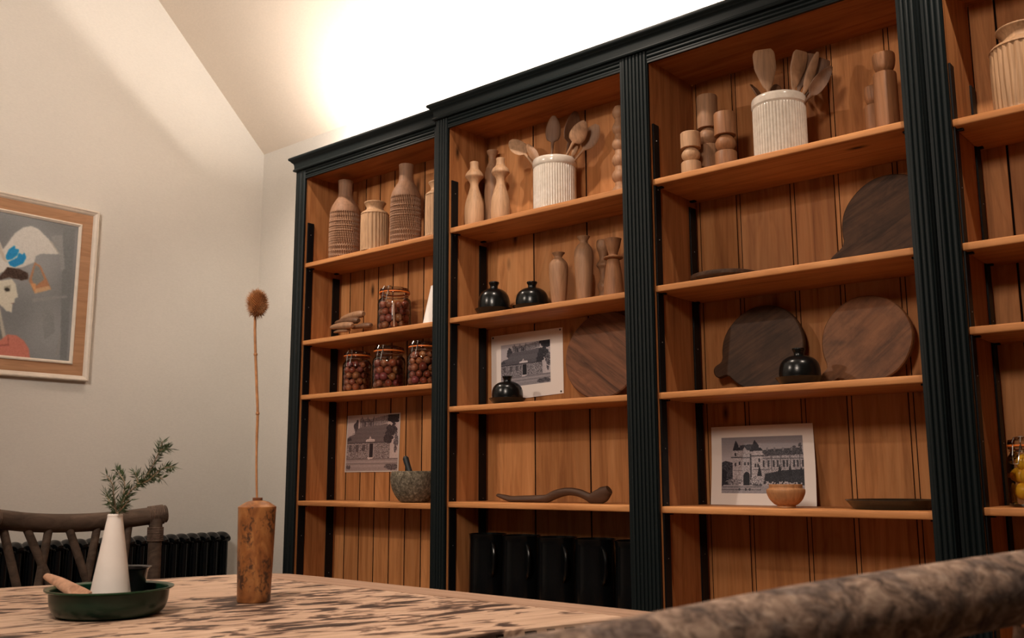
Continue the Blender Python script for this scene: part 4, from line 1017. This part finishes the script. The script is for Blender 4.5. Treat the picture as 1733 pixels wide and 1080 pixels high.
# little scoop
M_sc = wd('pale_scoop_wood', (.60, .34, .22), 3, False, .5)
A = onX(79, 974.5, -2.03); k = Vector((-1.935-.0, 1.010, 0))
dA = atD(78, 975, 2.02); dB = atD(118, 996, 1.96); dC = atD(150, 1009, 1.93)
ptsS = smoothprof([tuple(dA), tuple(dA.lerp(dB, .5)+Vector((0, 0, .001))), tuple(dB), tuple(dB.lerp(dC, .5)), tuple(dC)], 4)
n_ = len(ptsS)
solo('wooden_scoop', sweep(nb(), ptsS, [.009+.020*math.sin(PI*min(1, .08+i/n_*.75)) for i in range(n_)], [.010+.006*math.sin(PI*i/n_) for i in range(n_)], (.3, -.5, .8), 16, [0 if i < n_*.55 or i > n_-2 else .009 for i in range(n_)]), M_sc, dA, 'small pale wooden scoop resting on the rim of the green dish', 'scoop')
# rosemary
M_leaf = plain('rosemary_leaf', (.05, .075, .033), .8, .12, nscale=90, namt=.35); M_stem = plain('rosemary_stem', (.32, .22, .14), .7)
Rr = random.Random(11); yr = VL.y
tz = VL+Vector((0, 0, VH-.02))
rose = thing('rosemary_sprig', VL+Vector((0, 0, VH*.9)), 'bushy green rosemary sprig standing in the white vase on the table', 'plant')
def cp_(x, y, dd=0):     # crop coordinates of the sprig
    return onY(150+x/7.2, 730+y/7.2, VL.y+dd)
stems = [[(370, 1000, 0), (420, 850, .0), (500, 740, .005), (600, 650, .01), (720, 520, .012), (800, 380, .01), (850, 270, .006), (905, 215, 0), (990, 212, -.004)],
         [(340, 1000, 0), (310, 820, -.01), (290, 650, -.014), (220, 540, -.02)],
         [(350, 1000, 0), (400, 880, .01), (440, 650, .012), (390, 540, .014), (340, 470, .016)],
         [(600, 650, .01), (740, 590, -.005), (860, 480, -.01), (960, 440, -.012), (1030, 435, -.014)],
         [(355, 1000, 0), (280, 900, .01), (230, 800, .015), (215, 740, .018)],
         [(365, 1000, 0), (440, 900, -.012), (500, 830, -.016)],
         [(850, 290, 0), (880, 200, .006), (900, 120, .01)], [(720, 520, .012), (850, 560, .012), (900, 580, .014)], [(600, 640, .01), (590, 560, .02), (570, 500, .024)]]
bm = nb(); lv = nb()
for st in stems:
    p3 = [Vector(q) for q in smoothprof([tuple(cp_(x, y, d)) for x, y, d in st], 5)]
    tube(bm, p3, [.0016*(1-.5*i/len(p3)) for i in range(len(p3))], 6)
    acc = 0
    for a, b in zip(p3, p3[1:]):
        seg = (b-a); n = max(1, int(seg.length/.0011)); t = seg.normalized()
        for j in range(n):
            o = a.lerp(b, Rr.random()); ph = Rr.uniform(0, 2*PI)
            s1 = t.cross(Vector((0, 1, .2))).normalized(); s2 = t.cross(s1)
            d = (t*Rr.uniform(.5, 1.1)+(s1*math.cos(ph)+s2*math.sin(ph))*.8).normalized()
            ln = Rr.uniform(.014, .024); wd3 = .0015; sd = d.cross(Vector((Rr.random(), Rr.random(), Rr.random()))).normalized()
            up3 = sd.cross(d)*.0006; e = o+d*ln; m = o+d*ln*.5
            v = [lv.verts.new(q) for q in (o, m+sd*wd3, e, m-sd*wd3, m+up3, m-up3)]
            for f in ((0, 1, 4), (1, 2, 4), (2, 3, 4), (3, 0, 4), (1, 0, 5), (2, 1, 5), (3, 2, 5), (0, 3, 5)): lv.faces.new([v[q] for q in f])
link('stem', bm, M_stem, rose); tag(link('needles', lv, M_leaf, rose, smooth=False), kind='stuff')
# burl vase with a teasel
def burl():
    k = NT('burr_wood', .38, .4)
    f = k.noise(k.coords((22, 22, 12)), 1, 6, .6, 1.6)
    c = k.ramp(f, [(.30, (.13, .042, .013)), (.5, (.27, .10, .03)), (.68, (.38, .165, .055))])
    g = k.noise(k.coords((105, 105, 80)), 1, 4, .6, .4); h = k.noise(k.coords((17, 17, 12)), 1, 2, .5)
    ml = k.n('ShaderNodeMath', operation='MULTIPLY'); k.l(g, ml.inputs[0]); k.l(h, ml.inputs[1])
    c = k.mix(c, (.04, .018, .012), k.ramp(ml.outputs[0], [(.28, (0, 0, 0)), (.36, (.9, .9, .9))])); k.base(c); k.bump(g, .2, .001); return k.m
BL = onZ(429, 1019, TZ); hB = math.hypot(BL.x, BL.y)
bt = zat(435, 843, BL.x, BL.y); BR = rad(65.5, BL.x, BL.y, bt); BH = bt-TZ; BL.z = TZ+.0008
bv = thing('burr_wood_vase', BL, 'cylindrical burr-wood vase with dark knots standing on the table', 'vase')
M_burl = burl()
link('vase_body', lathe(nb(), BL, [(0, 0), (.82*BR, 0), (.86*BR, .003), (.87*BR, .02), (.93*BR, BH*.45), (.985*BR, BH*.88), (1.0*BR, BH*.905), (.99*BR, BH*.912), (.6*BR, BH*.958), (.30*BR, BH*.972)], 48, caps=False), M_burl, bv, angle=.5)
link('neck', lathe(nb(), BL, [(.26*BR, BH*.965), (.26*BR, BH*.998), (.25*BR, BH), (.18*BR, BH), (.15*BR, BH*.94), (0, BH*.93)], 24, caps=False), wd('dark_neck_wood', (.20, .07, .03), 3), bv)
M_teas = plain('teasel_brown', (.30, .115, .035), .7, .2, nscale=120, namt=.4); M_tst = plain('teasel_stem', (.36, .16, .06), .7, nscale=90, namt=.3)
ts = thing('teasel', BL+Vector((0, 0, BH*.94)), 'tall dried teasel with a bristly brown head standing in the burr-wood vase', 'dried flower')
sp = [(435, 850), (434, 800), (434.5, 745), (436, 700), (434.5, 655), (432.5, 600), (431.5, 560), (432, 534)]
S3 = [Vector(q) for q in smoothprof([tuple(onY(x, y, BL.y)) for x, y in sp], 4)]
S3[0] = BL+Vector((0, 0, BH*.945))
tube_b = nb(); tube(tube_b, S3, [.0026]*8+[.0032]*(len(S3)-8), 8)
for q in (S3[12], S3[20]): 
    r = bmesh.ops.create_icosphere(tube_b, subdivisions=1, radius=.0052); bmesh.ops.translate(tube_b, verts=r['verts'], vec=q)
link('stem', tube_b, M_tst, ts)
hc = onY(435.5, 513, BL.y); hr = rad(26, hc.x, hc.y, hc.z); hh = rad(40, hc.x, hc.y, hc.z)
hb = nb(); bmesh.ops.create_icosphere(hb, subdivisions=3, radius=1)
for v in hb.verts: v.co = Vector((v.co.x*hr, v.co.y*hr, v.co.z*hh*(1-.08*v.co.z)))+hc
link('seed_head', hb, M_teas, ts)
bs = nb()
for i in range(520):
    z = 1-2*(i+.5)/520; t = i*2.39996; q = math.sqrt(1-z*z)
    n = Vector((q*math.cos(t), q*math.sin(t), z)); o = hc+Vector((n.x*hr, n.y*hr, n.z*hh*(1-.08*n.z)))*.97
    d = (n+Vector((0, 0, .3))).normalized(); s1 = d.cross(Vector((.3, .5, .1))).normalized()*.0013; s2 = d.cross(s1)
    v = [bs.verts.new(o+s1), bs.verts.new(o-s1*.5+s2*.8), bs.verts.new(o-s1*.5-s2*.8), bs.verts.new(o+d*Rr.uniform(.009, .015))]
    for f in ((0, 1, 3), (1, 2, 3), (2, 0, 3)): bs.faces.new([v[q] for q in f])
tag(link('bristles', bs, M_tst, ts, smooth=False), kind='stuff')
for a, l, u_ in ((.2, .024, .012), (1.5, .02, -.004), (2.9, .02, .01), (-1.2, .03, .028), (-.4, .026, .004), (4.0, .018, -.01)):
    o = hc-Vector((0, 0, hh*.9)); d = Vector((math.cos(a), math.sin(a), 0))
    link('bract', tube(nb(), [o, o+d*l*.4+Vector((0, 0, -.002)), o+d*l*.8+Vector((0, 0, u_*.4)), o+d*l+Vector((0, 0, u_))], [.0014, .0013, .001, .0004], 6), M_tst, ts)

# ------------------------------------------------------------------ chairs
def bark(name, lo, mi, hi, sc, dark=0):
    k = NT(name, .72, .25)
    f = k.noise(k.coords(sc), 1, 5, .65, .8); c = k.ramp(f, [(.32, lo), (.5, mi), (.70, hi)])
    if dark:
        g = k.noise(k.coords(tuple(x*.35 for x in sc)), 1, 3, .6, .6)
        c = k.mix(c, k.ramp(g, [(.40, (.45, .47, .52)), (.52, (1, 1, 1))]), dark, 'MULTIPLY')
    k.base(c); k.bump(f, .4, .003); return k.m
M_chair = bark('weathered_brown_chair_wood', (.045, .029, .020), (.085, .056, .040), (.135, .092, .067), (28, 9, 28))
M_rattan = bark('rattan_wrap', (.07, .045, .033), (.12, .078, .057), (.17, .115, .085), (60, 60, 60))
M_rail = bark('mottled_bark_wood', (.11, .075, .06), (.42, .29, .22), (.74, .56, .44), (62, 62, 80), 1)
def chair(name, rail, rr, mat, posts, pr_, struts, facing, seat_z, label, rail_name='top_rail'):
    """rail: points of the bent top rail; posts: (top, foot) pairs; struts: (top, bottom) pairs"""
    root = thing(name, Vector(((rail[0].x+rail[-1].x)/2, (rail[0].y+rail[-1].y)/2, 0)), label, 'chair')
    R3 = [Vector(q) for q in smoothprof([tuple(p) for p in rail], 6)]; n = len(R3)
    link(rail_name, tube(nb(), [R3[0]-(R3[1]-R3[0]).normalized()*.004]+R3+[R3[-1]+(R3[-1]-R3[-2]).normalized()*.004], [rr*.8]+[rr]*n+[rr*.8], 24), mat, root)
    for a, b in posts:
        link('post', tube(nb(), [a, a.lerp(b, .5), b], [pr_*.95, pr_, pr_*1.05], 18), mat, root)
        bm = nb()
        for i in range(9):
            z = a.lerp(b, (.03+i*.0052)/max(.1, (a-b).length))
            tube(bm, [z+Vector((math.cos(t)*(pr_+.002), math.sin(t)*(pr_+.002), .0)) for t in [2*PI*k/16 for k in range(17)]], .0026, 6)
        link('rattan_binding', bm, M_rattan, root)
        bm = nb(); q = min(R3, key=lambda p: (Vector((p.x, p.y, 0))-Vector((a.x, a.y, 0))).length); j = R3.index(q)
        t = (R3[min(j+1, n-1)]-R3[max(j-1, 0)]).normalized(); s1 = t.cross(Vector((0, 0, 1))).normalized(); s2 = s1.cross(t)
        for i in range(-4, 5):
            tube(bm, [q+t*i*.0055+(s1*math.cos(k)+s2*math.sin(k))*(rr+.0015) for k in [2*PI*m/20 for m in range(21)]], .0026, 6)
        link('rattan_binding', bm, M_rattan, root)
    for a, b in struts: link('back_strut', tube(nb(), [a, b], .0125*rr/.029, 12), mat, root)
    A, B = posts[0][1].copy(), posts[-1][1].copy(); f = facing
    zr = struts[0][1].z if struts else seat_z+.06
    pa = posts[0][0].lerp(posts[0][1], (posts[0][0].z-zr)/(posts[0][0].z-posts[0][1].z)); pb = posts[-1][0].lerp(posts[-1][1], (posts[-1][0].z-zr)/(posts[-1][0].z-posts[-1][1].z))
    link('lower_rail', tube(nb(), [pa, pb], .014, 12), mat, root)
    dz = Vector((0, 0, seat_z)); A0 = Vector((A.x, A.y, seat_z)); B0 = Vector((B.x, B.y, seat_z)); D = .42
    bm = nb(); pts = [A0, B0, B0+f*D, A0+f*D]
    lo = [bm.verts.new(p-Vector((0, 0, .03))) for p in pts]; hi = [bm.verts.new(p) for p in pts]
    bm.faces.new(hi); bm.faces.new(lo[::-1])
    for i in range(4): bm.faces.new((lo[i], lo[(i+1) % 4], hi[(i+1) % 4], hi[i]))
    bmesh.ops.bevel(bm, geom=list(bm.edges), offset=.008, segments=2, affect='EDGES'); link('seat', bm, mat, root)
    for p in (B0+f*(D-.03), A0+f*(D-.03)): link('front_leg', tube(nb(), [Vector((p.x, p.y, .0)), Vector((p.x, p.y, seat_z-.02))], .017, 14), mat, root)
    return root
XC = -3.05
def oc(x, y): return onX(x, y, XC)
railB = [oc(-30, 876), oc(0, 879), oc(60, 885), oc(130, 886), (oc(200, 881.5)), (oc(255, 874)), oc(281, 869.5)]
for i, q in enumerate(railB): q.x += -.035*math.sin(PI*i/6)
def dn(a, b, z):        # extend the line a-b down to height z
    t = (a.z-z)/(a.z-b.z); return a+(b-a)*t
st = []
for (x0, y0, x1, y1) in ((9.2, 887, 30.5, 993), (49, 890, 81, 973), (89.5, 892, 66.5, 993), (122, 892, 148, 980), (171.7, 889, 151, 976), (225, 884, 213, 950), (196, 886, 212, 950)):
    a = oc(x0, y0); b = dn(a, oc(x1, y1), .60); a.x -= .025; st.append((a, b))
ptR = oc(264, 878); ptL = oc(-18, 884)
chair('dining_chair', railB, .029, M_chair, [(ptL, Vector((ptL.x, ptL.y-.01, 0))), (ptR, Vector((ptR.x, ptR.y+.01, 0)))], .0225, st, Vector((1, 0, 0)), .46,
      'brown bentwood dining chair with crossed back struts behind the table')
# foreground chair, close to the camera
rp_ = [(640, 1205, .635), (800, 1172, .64), (1000, 1137, .66), (1115, 1113, .68), (1400, 1052, .75), (1733, 992.5, .86), (1900, 968, .92)]
railF = [atD(x, y, d) for x, y, d in rp_]
a0, a1 = railF[0].lerp(railF[1], .3), railF[-1].lerp(railF[-2], .25)
dirF = (a1-a0); dirF.z = 0; dirF.normalize(); fac = Vector((-dirF.y, dirF.x, 0))
stF = []
for i in range(6):
    t0 = (i+1)/7; t1 = t0+(.10 if i % 2 == 0 else -.10); a = a0.lerp(a1, t0); b = a0.lerp(a1, t1)
    a = Vector((a.x, a.y, a.z-.035)); stF.append((a, Vector((b.x, b.y, .60))))
chair('dining_chair', railF, .031, M_rail, [(a0, Vector((a0.x, a0.y, 0))), (a1, Vector((a1.x, a1.y, 0)))], .024, stF, fac, .46,
      'thick mottled wooden chair rail in the near right foreground')
